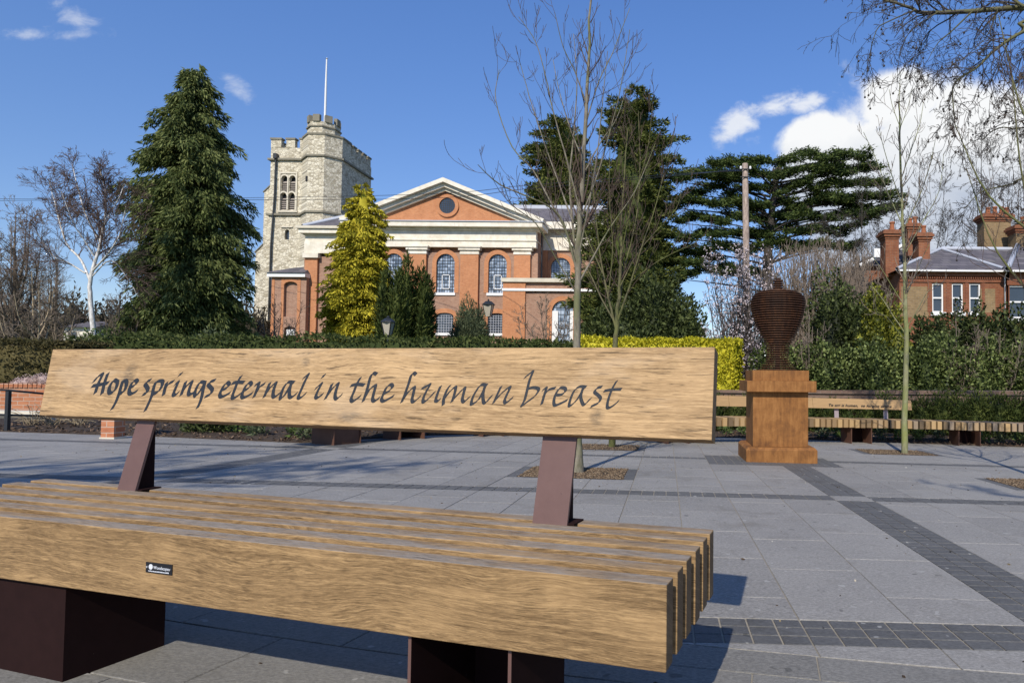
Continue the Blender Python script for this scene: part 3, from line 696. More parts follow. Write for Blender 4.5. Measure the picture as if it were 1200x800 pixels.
# maker's plate on the front slat
pc = (-1.289, -.086)
pl = bb('maker_plate', 'black_plate', pc[0] - .043, pc[0] + .043, -.0022, .0001, pc[1] - .0125, pc[1] + .0125)
def cyl(b, cx, cz, r, y0, y1, k=14): return b.prismY([(cx + r * math.cos(2 * math.pi * i / k), cz + r * math.sin(2 * math.pi * i / k)) for i in range(k)], y0, y1)
for sx in (-.038, .036): cyl(MB(), pc[0] + sx, pc[1] + (.001 if sx < 0 else 0), .0024, -.0038, -.0022).obj('screw', 'metal_bright', pl, local=True)
cyl(MB(), pc[0] - .026, pc[1] + .002, .0066, -.0027, -.0022, 18).obj('round_emblem', 'print_white', pl, local=True)
def text(body, size, m, parent, origin, xa, ya, name='lettering', ext=.0004, shear=0., align='LEFT', w=None):
    cu = bpy.data.curves.new('t', 'FONT'); cu.body = body; cu.size = size; cu.extrude = ext; cu.shear = shear; cu.align_x = align; cu.resolution_u = 3
    to = bpy.data.objects.new('t', cu); COL.objects.link(to); dg = bpy.context.evaluated_depsgraph_get()
    me = bpy.data.meshes.new_from_object(to.evaluated_get(dg)); bpy.data.objects.remove(to); me.materials.clear(); setmat(me, m); me.name = name
    za = np.cross(xa, ya); sx = 1.
    if w is not None:
        xs_ = [v.co.x for v in me.vertices]; sx = w / (max(xs_) - min(xs_))
    for v in me.vertices:
        p = np.array(origin) + np.array(xa) * v.co.x * sx + np.array(ya) * v.co.y + za * v.co.z; v.co = Vector(p)
    o = bpy.data.objects.new(name, me); o['kind'] = 'stuff'; return link(o, parent)
text('Woodscape', .0105, 'print_white', pl, (pc[0] - .0165, -.0026, pc[1] - .0022), (1, 0, 0), (0, 0, 1), w=.049)
b = MB(); q = pc[0] - .033
while q < pc[0] + .031:
    w_ = rng.uniform(.0012, .0034); b.box(q, q + w_, -.0027, -.0022, pc[1] - .0095, pc[1] - .0095 + rng.uniform(.0018, .003)); q += w_ + .0008
tag(b.obj('small_print', 'print_white', pl, local=True), kind='stuff')

# ================================================================== URN ON ITS PLINTH
PX, PY0 = 1.350, 7.45; pz = gz(1.3, 7.45) - .012
plinth = thing('plinth', 'rusty orange steel plinth with stepped base and cornice, carrying the urn', 'plinth', (PX, PY0 + .43, pz))
def pbox(name, w, d, z0, z1, **k): return box(name, 'corten', PX - w / 2, PX + w / 2, PY0 + .43 - d / 2, PY0 + .43 + d / 2, pz + z0, pz + z1, plinth, **k)
sb = MB(); a, c = .418, .388
v = [(-a, -a, -.06), (a, -a, -.06), (a, a, -.06), (-a, a, -.06), (-a, -a, .155), (a, -a, .155), (a, a, .155), (-a, a, .155), (-c, -c, .185), (c, -c, .185), (c, c, .185), (-c, c, .185)]
sb.add([(PX + x, PY0 + .43 + y, pz + z) for x, y, z in v], [(3, 2, 1, 0), (0, 1, 5, 4), (1, 2, 6, 5), (2, 3, 7, 6), (3, 0, 4, 7), (4, 5, 9, 8), (5, 6, 10, 9), (6, 7, 11, 10), (7, 4, 8, 11), (8, 9, 10, 11)]).obj('base', 'corten', plinth, bevel=.004)
pbox('shaft', .655, .655, .1852, .835, bevel=.003)
pbox('cornice', .815, .815, .8352, .965, bevel=.004)
pbox('cap_block', .67, .67, .9652, 1.09, bevel=.003)
uz = pz + 1.0905
urn = thing('urn', 'big dark rust coloured urn built of stacked steel discs with gaps between', 'urn', (PX + .02, PY0 + .43, uz))
prof = [(0, .235), (.03, .225), (.07, .20), (.10, .165), (.15, .145), (.22, .14), (.30, .15), (.36, .185), (.44, .225), (.55, .275), (.65, .308), (.74, .330), (.82, .340), (.88, .333), (.93, .308), (.965, .26), (.985, .17), (1.0, .09), (1.03, .06), (1.05, .065), (1.075, .055), (1.09, .07), (1.12, .062), (1.15, .02)]
pz_, pr_ = [a for a, _ in prof], [b_ for _, b_ in prof]
k = 0; z = .004
while z < 1.145:
    r = float(np.interp(z + .007, pz_, pr_)); h = .0125
    MB().lathe([(r, uz + z), (r + .0015, uz + z + h / 2), (r, uz + z + h)], PX + .02, PY0 + .43, 26).obj('disc', 'corten_dark' if z < .86 or z > 1.0 else 'corten_dark', urn); z += .0282
MB().lathe([(.03, uz), (.03, uz + 1.13)], PX + .02, PY0 + .43, 10).obj('core_rod', 'corten_dark', urn)
for a in range(4):
    q = math.pi / 4 + a * math.pi / 2; p_ = [(PX + .02 + (float(np.interp(zz, pz_, pr_)) - .05) * math.cos(q), PY0 + .43 + (float(np.interp(zz, pz_, pr_)) - .05) * math.sin(q), uz + zz) for zz in np.linspace(.01, .97, 20)]
    b = MB(); b.tube(p_, .008, 4); b.obj('spacer_rod', 'corten_dark', urn)

# ================================================================== CURVED BENCHES ROUND THE SQUARE
def curved_bench(pts, label, boards, legs, seat=.40, words=()):
    """pts: front edge points (x,y) left to right; seat runs back from it"""
    p = np.array(pts); d = np.gradient(p, axis=0); d /= np.linalg.norm(d, axis=1)[:, None]; nn = np.stack([-d[:, 1], d[:, 0]], 1)
    s_ = np.concatenate([[0], np.cumsum(np.linalg.norm(np.diff(p, axis=0), axis=1))])
    at = lambda s, off=0.: np.array([np.interp(s, s_, p[:, 0] + nn[:, 0] * off), np.interp(s, s_, p[:, 1] + nn[:, 1] * off)])
    ang = lambda s: math.atan2(*(at(s + .05) - at(s - .05))[::-1])
    c = at(s_[-1] / 2); z0 = gz(*c)
    t = thing('curved_bench', label, 'bench', (c[0], c[1], z0), 'curved oak benches round the square')
    zt = lambda s: gz(*at(s)) + seat
    me = MB().box(-.036, .036, 0, .45, -.135, 0).mesh('slat', 'oak_slat'); s = .06; k = 0
    while s < s_[-1] - .04:
        o = bpy.data.objects.new('slat', me); q = at(s); o.location = (q[0] - c[0], q[1] - c[1], zt(s) - z0 + rng.uniform(-.003, .003)); o.rotation_euler = (0, 0, ang(s) + rng.uniform(-.01, .01)); link(o, t); s += .104
    for sl, w in legs:
        for q in (sl - w / 2, sl + w / 2):
            a = ang(q); e = at(q); b = MB(); ca, sa = math.cos(a), math.sin(a)
            lx = lambda x, y, z: (e[0] + x * ca - y * sa, e[1] + x * sa + y * ca, z)
            zz = zt(q) - .137; bt = gz(*e) - .05
            b.add([lx(*v) for v in ((-.006, .03, bt), (.006, .03, bt), (.006, .42, bt), (-.006, .42, bt), (-.006, .03, zz), (.006, .03, zz), (.006, .42, zz), (-.006, .42, zz))], [(0, 3, 2, 1), (4, 5, 6, 7), (0, 1, 5, 4), (1, 2, 6, 5), (2, 3, 7, 6), (3, 0, 4, 7)]); b.obj('leg', 'steel_rust', t)
        wo_ = .05 if (words == () and sl < 1.) else .38
        e0, e1 = at(sl - w / 2 + .007, wo_), at(sl + w / 2 - .007, wo_); bt = gz(*e0) - .05; zz = zt(sl) - .139
        b = MB(); b.prism([tuple(e0), tuple(e1), tuple(at(sl + w / 2 - .007, wo_ + .01)), tuple(at(sl - w / 2 + .007, wo_ + .01))], bt, zz); b.obj('leg_web', 'steel_shaded' if wo_ > .1 else 'steel_rust', t)  # rear web is coloured as the shade between the leg plates
    for s0, s1 in boards:
        b = MB(); m_ = 9; V = []
        for i in range(m_):
            s = s0 + (s1 - s0) * i / (m_ - 1); zz = zt(s)
            for off, h in ((.36, .165), (.41, .165), (.455, .335), (.405, .335)): q = at(s, off); V.append((q[0], q[1], zz + h))
        Fq = [(i * 4 + j, i * 4 + (j + 1) % 4, i * 4 + 4 + (j + 1) % 4, i * 4 + 4 + j) for i in range(m_ - 1) for j in range(4)] + [(3, 2, 1, 0), tuple(m_ * 4 - 4 + j for j in range(4))]
        bd = b.add(V, Fq).obj('backrest_board', 'oak_far', t)
        kk = max(2, round((s1 - s0) / .9))
        for i in range(kk):
            s = s0 + (s1 - s0) * (i + .5) / kk; q = at(s, .40); a = ang(s); b = MB(); zz = zt(s)
            lx = lambda x, y, z: (q[0] + x * math.cos(a) - y * math.sin(a), q[1] + x * math.sin(a) + y * math.cos(a), z)
            b.add([lx(*v) for v in ((-.04, 0, zz), (.04, 0, zz), (.04, .008, zz), (-.04, .008, zz), (-.04, .012, zz + .17), (.04, .012, zz + .17), (.04, .02, zz + .17), (-.04, .02, zz + .17))], [(0, 3, 2, 1), (4, 5, 6, 7), (0, 1, 5, 4), (1, 2, 6, 5), (2, 3, 7, 6), (3, 0, 4, 7)]); b.obj('backrest_support', 'steel_pale', t)
        for body, sa_, w, sz in words:
            if s0 - .01 <= sa_ <= s1:
                cu0, cu1 = at(sa_, .358), at(sa_ + w, .358); xa = nd(np.append(cu1 - cu0, gz(*cu1) - gz(*cu0))); zz = zt(sa_) + .205
                tl = nd(np.array([-xa[1], xa[0], 0])); ya = nd(np.array([tl[0] * .25, tl[1] * .25, 1.]))
                text(body, sz, 'letter', bd, np.array([*cu0, zz]) - wloc(bd), xa, ya, ext=.004, shear=.35, w=w)
    return t, at, s_
mat('steel_pale', f_plain((.30, .25, .26), .15, 20.), .5)
xr = np.linspace(-.35, 8.2, 40); pr = [(x, 10.87 - .052 * (x - 4.9) ** 2) for x in xr]
_pr = np.array(pr); _s = np.concatenate([[0], np.cumsum(np.linalg.norm(np.diff(_pr, axis=0), axis=1))])
sat = lambda x: float(np.interp(x, xr, _s))
curved_bench(pr, 'long curved slatted oak bench behind the urn with inscribed low backrest boards', [(sat(-.3), sat(1.16)), (sat(1.165), sat(2.60)), (sat(2.605), sat(4.34))], [(sat(3.30), .36), (sat(5.18), .36), (sat(7.2), .36), (sat(.2), .36)], .405,
             words=[('To err is human,', sat(2.86), .54, .058), ('to forgive divine', sat(3.44), .56, .058), ('~~ ~~~', sat(.68), .24, .075)])
ta = np.linspace(R_(198), R_(116), 30); pl_ = [(.15 + 4.75 * math.cos(a), 6.75 + 4.55 * math.sin(a)) for a in ta]
pl_ = [(-4.42, 7.55), (-4.2, 8.02), (-3.98, 8.6), (-3.72, 9.15), (-3.25, 9.72), (-2.65, 10.22), (-2.0, 10.6), (-1.4, 10.8)]
pl_ = spline(pl_, 5)
curved_bench(pl_, 'curved slatted oak bench at the left rear, mostly hidden behind the foreground backrest', [(1.0, 2.9)], [(.78, .42), (1.85, .38), (3.15, .34)], .40)

# ================================================================== FOLIAGE BUILDERS
def profile_tree(name, label, base, H, prof, m, nb=500, leaf=(.30, .07), droop=.6, per=13, core=.5, lobes=.22, trunk='bark_brown', seed=1, skew=None, up=False, group=None, spread=.45, z_lo=.02):
    """conifer: prof = [(t from top 0..1, radius m)]; branches carry tufts of small blades"""
    r = np.random.default_rng(seed); bx_, by_, bz_ = base
    t = thing(name, label, 'tree', base, group)
    b = MB(); b.tube([(bx_, by_, bz_ - .2), (bx_, by_, bz_ + H * .5), (bx_, by_, bz_ + H * .93)], [H * .016 + .05, H * .01 + .02, .02], 7); b.obj('trunk', trunk, t)
    ts = 1 - (1 - r.random(nb) ** .72) * (1 - z_lo) ; ts = np.clip(r.random(nb) ** .62 * (1 - z_lo) + .004, 0, 1)
    az = r.random(nb) * 2 * math.pi; R0 = np.interp(ts, [a for a, _ in prof], [q for _, q in prof])
    dirs = np.stack([np.cos(az), np.sin(az), (1 - ts) * 3], 1)
    R0 = R0 * (1 + lobes * lump(dirs, 1.7, seed) + r.normal(size=nb) * lobes * .42)
    zt_ = bz_ + H * (1 - ts); C = []; D = []
    RM = max(q for _, q in prof)
    for i in range(nb):
        ux_ = np.array([math.cos(az[i]), math.sin(az[i]), 0.]); ty = np.array([-ux_[1], ux_[0], 0.]); R1 = R0[i] * r.uniform(.72, 1.14)
        k = max(16, int(per * 9 * (.35 + R1 / RM))); q = r.uniform(.22, 1., k) ** .75; R_s = R1 * q
        rise = R1 * (.42 if up else .16 - .10 * droop) ; sag = 0. if up else .30 * droop * R1
        zc_ = rise * np.sin(q * 2.2) - sag * q ** 2.2; wd = .30 * R1 * (1.05 - q) ** .6 + .05
        side = r.normal(size=k) * wd * .6; hang = r.random(k) ** 1.3 * leaf[0] * spread * 1.6 * (0 if up else 1)
        ox = skew(ts[i]) if skew else 0.
        c = np.array([bx_ + ox, by_, zt_[i]]) + ux_ * R_s[:, None] + ty * side[:, None]; c[:, 2] += zc_ - hang - abs(side) * .25 + r.normal(size=k) * .04
        C.append(c); D.append(ux_ * .75 + ty * (side / (wd + .01))[:, None] * .5 + np.array([0, 0, .9 if up else -droop * .9]) + r.normal(size=(k, 3)) * .42)
    C = np.concatenate(C); D = np.concatenate(D); C[:, 2] = np.maximum(C[:, 2], bz_ + .1); n_ = len(C)
    b = MB(); b.arr(*leaves(C, D, leaf[0] * r.uniform(.6, 1.4, n_), leaf[1] * r.uniform(.6, 1.4, n_)))
    if core:
        kk, mm = 18, 16; V = []
        for i in range(mm):
            tt = z_lo + (1 - z_lo) * (i + .5) / mm; rad = np.interp(tt, [a for a, _ in prof], [q for _, q in prof]) * core * min(1., .25 + tt * 2.2)
            ox = skew(tt) if skew else 0.
            for j in range(kk):
                a = 2 * math.pi * j / kk; q = rad * (1 + .25 * math.sin(3 * a + i) + .15 * math.sin(7 * a + 2 * i)); V.append((bx_ + ox + q * math.cos(a), by_ + q * math.sin(a), bz_ + H * (1 - tt)))
        i, j = np.meshgrid(np.arange(mm - 1), np.arange(kk), indexing='ij'); Q = np.stack([i * kk + j, (i + 1) * kk + j, (i + 1) * kk + (j + 1) % kk, i * kk + (j + 1) % kk], -1).reshape(-1, 4)
        b.arr(np.array(V), Q)
    b.obj('crown', m, t); return t
def blobs(b, cen, rad, nl, L, Wd, seed=0, core=.72, lob=.25, dirup=.3):
    """leafy ellipsoid mass added to builder b"""
    r = np.random.default_rng(seed); cen = np.array(cen, float); rad = np.array(rad, float)
    u = r.normal(size=(nl, 3)); u /= np.linalg.norm(u, axis=1)[:, None]
    f = (1 + lob * lump(u, 3.2, seed)) * (1 - .38 * r.random(nl) ** 2.2)
    C = cen + u * rad * f[:, None]; D = u + r.normal(size=(nl, 3)) * .7 + np.array([0, 0, dirup])
    b.arr(*leaves(C, D, L * r.uniform(.6, 1.4, nl), Wd * r.uniform(.6, 1.4, nl)))
    k, m_ = 16, 9; V = []
    for i in range(m_):
        ph = math.pi * (i + .5) / m_
        for j in range(k): a = 2 * math.pi * j / k; d = np.array([math.sin(ph) * math.cos(a), math.sin(ph) * math.sin(a), math.cos(ph)]); V.append(cen + d * rad * core * (1 + lob * float(lump(d[None], 3.2, seed)[0])))
    i, j = np.meshgrid(np.arange(m_ - 1), np.arange(k), indexing='ij'); b.arr(np.array(V), np.stack([i * k + j, (i + 1) * k + j, (i + 1) * k + (j + 1) % k, i * k + (j + 1) % k], -1).reshape(-1, 4))
def shrub(name, label, m, parts, L, Wd, dens=260, cat='shrub', seed=1, group=None, stem=True, **k):
    c = parts[0][0]; zb = T(c[0], c[1]) - .1
    t = thing(name, label, cat, (c[0], c[1], zb), group); b = MB()
    for i, (cen, rad) in enumerate(parts):
        area = 4 * math.pi * ((rad[0] * rad[1]) ** 1.6 / 3 + 2 * (rad[0] * rad[2]) ** 1.6 / 3) ** (1 / 1.6)
        blobs(b, cen, rad, int(area * dens), L, Wd, seed + i, **k)
    b.obj('foliage', m, t)
    if stem:
        s_ = MB()
        for i, (cen, rad) in enumerate(parts[:4]): s_.tube([(cen[0], cen[1], zb), (cen[0], cen[1], cen[2])], [.05, .03], 5)
        s_.obj('stem', 'bark_brown', t)
    return t
def hedge(name, label, m, path, th, zb, ztp, L, Wd, dens=420, seed=3, rag=.05, group=None):
    """clipped hedge following path [(x,y)...]"""
    r = np.random.default_rng(seed); p = np.array(path, float); c = p.mean(0)
    t = thing(name, label, 'hedge', (c[0], c[1], zb), group); b = MB(); sl = np.concatenate([[0], np.cumsum(np.linalg.norm(np.diff(p, axis=0), axis=1))]); Ln = sl[-1]; H = ztp - zb
    d = np.gradient(p, axis=0); d /= np.linalg.norm(d, axis=1)[:, None]
    def at(s, off):
        x = np.interp(s, sl, p[:, 0]); y = np.interp(s, sl, p[:, 1]); dx = np.interp(s, sl, d[:, 0]); dy = np.interp(s, sl, d[:, 1]); return x - dy * off, y + dx * off
    def put(n_, f):
        s, off, z, nrm = f(n_); dep = -rag * 2.2 * r.random(n_) ** 1.5 + rag * .5
        wob = 1.4 * rag * lump(np.stack([s, z * 2, off * 0], 1), 2.1, seed)
        x, y = at(s, off + (nrm[0] * (dep + wob))); z = z + nrm[1] * (dep + wob)
        D = np.stack([r.normal(size=n_) * .8, r.normal(size=n_) * .6 - .5, r.normal(size=n_) * .6 + .45], 1)
        b.arr(*leaves(np.stack([x, y, z], 1), D, L * r.uniform(.6, 1.4, n_), Wd * r.uniform(.6, 1.4, n_)))
    put(int(Ln * H * dens), lambda n_: (r.uniform(0, Ln, n_), np.zeros(n_), zb + H * r.random(n_), (-1, 0)))
    put(int(Ln * H * dens * .4), lambda n_: (r.uniform(0, Ln, n_), np.full(n_, th), zb + H * r.random(n_), (1, 0)))
    put(int(Ln * th * dens), lambda n_: (r.uniform(0, Ln, n_), r.uniform(0, th, n_), np.full(n_, ztp), (0, 1)))
    for s in (0., Ln): put(int(H * th * dens), lambda n_: (s + r.normal(size=n_) * rag, r.uniform(0, th, n_), zb + H * r.random(n_), (0, 0)))
    k = len(p); V = []; 
    for i in range(k):
        for off, z in ((rag * 1.5, zb - .1), (rag * 1.5, ztp - rag * 1.5), (th - rag * 1.5, ztp - rag * 1.5), (th - rag * 1.5, zb - .1)): x, y = at(sl[i] + (rag if i == 0 else -rag if i == k - 1 else 0), off); V.append((x, y, z))
    Q = [(i * 4 + j, i * 4 + 4 + j, i * 4 + 4 + (j + 1) % 4, i * 4 + (j + 1) % 4) for i in range(k - 1) for j in range(4)] + [(0, 1, 2, 3), (k * 4 - 4, k * 4 - 3, k * 4 - 2, k * 4 - 1)]
    b.arr(np.array(V, float), np.array(Q)); b.obj('foliage', m, t); return t

# bare trees -------------------------------------------------------
class Bare:
    def __init__(s, seed): s.r = np.random.default_rng(seed); s.thick = MB(); s.thin = MB(); s.tips = []
    def limb(s, pts, r0, r1, k=7, tw=None, thick=True):
        pts = spline(pts, 4); m_ = len(pts); pts[1:-1] += s.r.normal(size=(m_ - 2, 3)) * r0 * .10
        rad = np.linspace(r0, r1, m_); (s.thick if thick else s.thin).tube(pts, rad, k)
        if tw: s.twigs(pts, rad, **tw)
        return pts
    def twigs(s, pts, rad, n=6, L=1., up=.25, ang=.8, lev=2, k=3, start=.15, rr=.5, droop=0., zig=.10, dec=.55, sub=4):
        """n shoots per metre"""
        r = s.r; seg = np.linalg.norm(np.diff(pts, axis=0), axis=1); sl = np.concatenate([[0], np.cumsum(seg)]); Ln = sl[-1]
        cnt = max(1, int(round(n * Ln)))
        for q in np.sort(r.uniform(start, 1., cnt)):
            q_ = q * Ln; i = min(len(pts) - 2, int(np.searchsorted(sl, q_) - 1)); i = max(0, i); f = (q_ - sl[i]) / max(1e-6, seg[i])
            p = pts[i] + (pts[i + 1] - pts[i]) * f; d = nd(pts[i + 1] - pts[i]); v = r.normal(size=3); v -= v @ d * d; v = nd(v)
            a = ang * r.uniform(.6, 1.2); dd = nd(d * math.cos(a) + v * math.sin(a)); ll = L * r.uniform(.45, 1.15) * (1.15 - .5 * q)
            m_ = 5; P_ = [p]
            for j in range(m_):
                dd = nd(dd + np.array([0, 0, up - droop * j]) * .35 + r.normal(size=3) * zig); P_.append(P_[-1] + dd * ll / m_)
            P_ = np.array(P_); r0 = min(float(np.interp(q_, sl, rad)) * rr, .028 * ll + .002); R_2 = np.linspace(r0, max(.35 * r0, s.rmin * .6), m_ + 1)
            R_2 = np.maximum(R_2, s.rmin); s.thin.tube(P_, R_2, k)
            if lev > 1: s.twigs(P_, R_2, n=sub / max(.15, ll), L=ll * dec, up=up, ang=ang, lev=lev - 1, k=3, start=.1, rr=.6, droop=droop, zig=zig * 1.15, dec=dec, sub=sub)
            else: s.tips.append(P_[-1])
    rmin = .0025
    def done(s, name, label, base, bark, twig, group=None, cat='tree'):
        t = thing(name, label, cat, tuple(base), group)
        s.thick.obj('trunk', bark, t, smooth=True)
        if s.thin.n: s.thin.obj('twigs', twig, t)
        return t
def pxs(l, Y, dY=0.):
    k = len(l); return [P(x, y, Y + dY * i / max(1, k - 1)) for i, (x, y) in enumerate(l)]

# ================================================================== CHURCH
YF = 62.0; KF = YF / F
def fx(x): return P(x, 320, YF)[0]
def fz(y, x=540): return P(x, y, YF)[2]
zc = -.5
church = thing('church', 'red brick church with cream pediment, round window and tall arched windows', 'church', (fx(521), YF, zc))
def arch(cx, w, z0, z1, n_=12, rise=None):
    """opening outline: rect with arch top (semi or segmental)"""
    r = w / 2; rise = r if rise is None else rise; zs = z1 - rise
    return [(cx - r, z0), (cx + r, z0)] + [(cx + r * math.cos(math.pi * i / n_), zs + rise * math.sin(math.pi * i / n_)) for i in range(n_ + 1)]
def wall_holes(name, m, outline, holes, y, depth, parent, axis='Y'):
    polys = [[Vector((x, z, 0)) for x, z in outline]] + [[Vector((x, z, 0)) for x, z in h] for h in holes]
    tris = geometry.tessellate_polygon(polys); fl = [p for q in polys for p in q]; b = MB()
    V = [(p.x, y, p.y) for p in fl]; T_ = []
    for a, b_, c in tris:
        nrm = (fl[b_] - fl[a]).cross(fl[c] - fl[a]).z; T_.append((a, b_, c) if nrm > 0 else (a, c, b_))
    b.add(V, T_)
    for h in [outline] + holes:
        k = len(h); b.add([(x, y, z) for x, z in h] + [(x, y + depth, z) for x, z in h], [(i, (i + 1) % k, k + (i + 1) % k, k + i) for i in range(k)])
    return b.obj(name, m, parent)
def ring_face(b, outer, inner, y0, y1):
    k = len(outer); V = [(x, y0, z) for x, z in outer] + [(x, y0, z) for x, z in inner] + [(x, y1, z) for x, z in outer] + [(x, y1, z) for x, z in inner]
    f = []
    for i in range(k - 1): f += [(i, i + 1, k + i + 1, k + i), (i, 2 * k + i, 2 * k + i + 1, i + 1), (k + i, k + i + 1, 3 * k + i + 1, 3 * k + i)]
    return b.add(V, f)
def window(parent, cx, w, z0, z1, y, rise=None, bars=(7, 12), frame='iron', glass='glass_pale', case=True, sill=True, surround='brick_orange', sw=.42, name='window'):
    o = arch(cx, w, z0, z1, 12, rise); r = w / 2
    g = MB(); g.add([(x, y + .22, z) for x, z in o], [tuple(range(len(o)))]); wd = g.obj(name, glass, parent)
    bb_ = MB(); nx, nz_ = bars; rs = r if rise is None else rise; zs = z1 - rs
    top = lambda x: zs + rs * math.sqrt(max(0, 1 - ((x - cx) / r) ** 2))
    for i in range(1, nx): x = cx - r + w * i / nx; bb_.box(x - .018, x + .018, y + .185, y + .215, z0, top(x))
    for j in range(1, nz_):
        z = z0 + (z1 - z0) * j / nz_; hw = r if z < zs else r * math.sqrt(max(0, 1 - ((z - zs) / rs) ** 2)); bb_.box(cx - hw, cx + hw, y + .180, y + .210, z - .018, z + .018)
    bb_.obj('glazing_bars', frame, wd)
    if case:
        c = MB(); h = z1 - z0; a0, a1, c0, c1 = cx - w * .22, cx + w * .22, z0 + h * .10, z0 + h * .47
        for q in ((a0, a0 + .07, c0, c1), (a1 - .07, a1, c0, c1), (a0, a1, c0, c0 + .07), (a0, a1, c1 - .07, c1)): c.box(q[0], q[1], y + .14, y + .178, q[2], q[3])
        c.obj('casement', 'white_paint', wd)
    if sill: box('sill', 'white_paint', cx - r - .12, cx + r + .12, y - .12, y + .1, z0 - .26, z0 - .003, wd)
    if surround:
        s_ = MB(); oo = [(cx + r + sw, z0)] + [(cx + (r + sw) * math.cos(math.pi * i / 12), zs + (rs + sw) * math.sin(math.pi * i / 12)) for i in range(13)] + [(cx - r - sw, z0)]
        ii = [(cx + r, z0)] + [(cx + r * math.cos(math.pi * i / 12), zs + rs * math.sin(math.pi * i / 12)) for i in range(13)] + [(cx - r, z0)]
        ring_face(s_, [(x, z) for x, z in oo], [(x, z) for x, z in ii], y - .03, y + .03); s_.obj('brick_surround', surround, wd)
    return wd
zt0 = fz(296)
wins = [(461, 21.5), (522, 21.5), (583, 21.5)]
UP = [arch(fx(c), w * KF, fz(343), fz(297.5)) for c, w in wins]
LW = [arch(fx(c), 21 * KF, fz(390), fz(366.5), 12, .35) for c, w in wins]
wall_holes('wall', 'brick_brown', [(fx(412), zc), (fx(630), zc), (fx(630), zt0), (fx(412), zt0)], UP + LW, YF, .5, church)
for c, w in wins:
    window(church, fx(c), w * KF, fz(343), fz(297.5), YF); window(church, fx(c), 21 * KF, fz(390), fz(366.5), YF, .35, (7, 8), 'lead', 'glass_dark', False)
for c, hw in ((429, 10), (490, 10.5), (551, 10.5), (612.5, 9.5)):
    pi_ = box('pilaster', 'brick_orange', fx(c - hw), fx(c + hw), YF - .35, YF + .1, zc, fz(297), church)
    cap = MB(); cx_ = fx(c); h = hw * KF
    for k_, (e, z0, z1) in enumerate(((.06, fz(298.5), fz(296)), (.02, fz(295.9), fz(294)), (.18, fz(293.9), fz(291)), (.28, fz(290.9), fz(289.2)))): cap.box(cx_ - h - e, cx_ + h + e, YF - .35 - e, YF + .2, z0, z1)
    cap.obj('capital', 'stucco', pi_)
X0, X1 = fx(412), fx(628)
def band(name, m, e, y0, y1, x0=X0, x1=X1, Y=YF, parent=church, back=2.): return box(name, m, x0 - e, x1 + e, Y - e - .2, Y + back, fz(y0), fz(y1), parent)
band('architrave', 'stucco', .02, 290, 282.6); band('architrave_fillet', 'stucco', .12, 282.5, 281.6)
band('frieze', 'stucco', .0, 281.5, 270.5); band('bed_moulding', 'stucco', .22, 270.4, 267.8); band('cornice', 'stucco', .75, 267.7, 262.4)
band('cornice_lip', 'lead', .85, 262.3, 261.2)
# pediment
ap = (fx(521), fz(211.5)); eL, eR = (X0 - .9, fz(258.5)), (X1 + .9, fz(258.5))
b = MB(); b.prismY([(X0 + .6, fz(261)), (X1 - .6, fz(261)), (ap[0], ap[1] - 1.25)], YF + .02, YF + .3); tym = b.obj('pediment_wall', 'brick_orange', church)
sl = (ap[1] - eR[1]) / (eR[0] - ap[0])
for sgn, e in ((-1, eL), (1, eR)):
    for i, (t0, t1, yo) in enumerate(((0., .42, -1.0), (.425, .80, -.62), (.805, 1.12, -.3))):
        b = MB(); b.prismY([(e[0] - sgn * i * .5, e[1] - t0 * (0 if i else 0) + (.0 if i == 0 else -.0) + sl * i * .5 - t0), (ap[0], ap[1] - t0), (ap[0], ap[1] - t1), (e[0] - sgn * (i * .5 + (.2 if i == 0 else .0)), e[1] + sl * (i * .5 + (.2 if i == 0 else 0)) - t1)], YF + yo, YF + .4)
        b.obj('raking_cornice', ('stucco', 'stucco', 'ashlar')[i], church)
rc = (fx(523), fz(241.5))
b = MB(); q = [(rc[0] + 1.12 * math.cos(2 * math.pi * i / 28), rc[1] + 1.12 * math.sin(2 * math.pi * i / 28)) for i in range(29)]; qi = [(rc[0] + .78 * math.cos(2 * math.pi * i / 28), rc[1] + .78 * math.sin(2 * math.pi * i / 28)) for i in range(29)]
ring_face(b, q, qi, YF - .14, YF + .05); rw = b.obj('round_window', 'brick_orange', church)
MB().prismY(qi[:-1], YF - .02, YF + .01).obj('glass', 'glass_dark', rw)
b = MB()
for i in range(-3, 4): hh = math.sqrt(max(0, .78 ** 2 - (i * .2) ** 2)); b.box(rc[0] + i * .2 - .015, rc[0] + i * .2 + .015, YF - .05, YF - .022, rc[1] - hh, rc[1] + hh); b.box(rc[0] - hh, rc[0] + hh, YF - .055, YF - .024, rc[1] + i * .2 - .015, rc[1] + i * .2 + .015)
b.obj('glazing_bars', 'iron', rw)
# main roof behind the pediment and to the right
b = MB(); rz, ez = fz(236, 640) + .35, fz(262); xr0, xr1, yr = fx(412), fx(700), YF + 9
b.add([(xr0, YF + 2.2, ez), (xr1, YF + 2.2, ez), (xr1, yr, rz + 1.3), (xr0, yr, rz + 1.3), (xr1, YF + 18, ez), (xr0, YF + 18, ez)], [(0, 1, 2, 3), (3, 2, 4, 5)]); b.obj('roof', 'slate', church)
box('ridge', 'lead', xr0, xr1, yr - .2, yr + .2, rz + 1.2, rz + 1.6, church)
b = MB(); b.add([(X0 - .6, YF - .4, eL[1] - .1), (ap[0], YF - .4, ap[1] - .1), (ap[0], YF + 9, ap[1] - .1), (X0 - .6, YF + 9, eL[1] - .1), (X1 + .6, YF - .4, eR[1] - .1), (X1 + .6, YF + 9, eR[1] - .1)], [(0, 1, 2, 3), (1, 4, 5, 2)]); b.obj('pediment_roof', 'slate', church)
box('return_wall', 'brick_brown', fx(412), fx(629), YF + .51, YF + 9, zc, ez - .2, church)
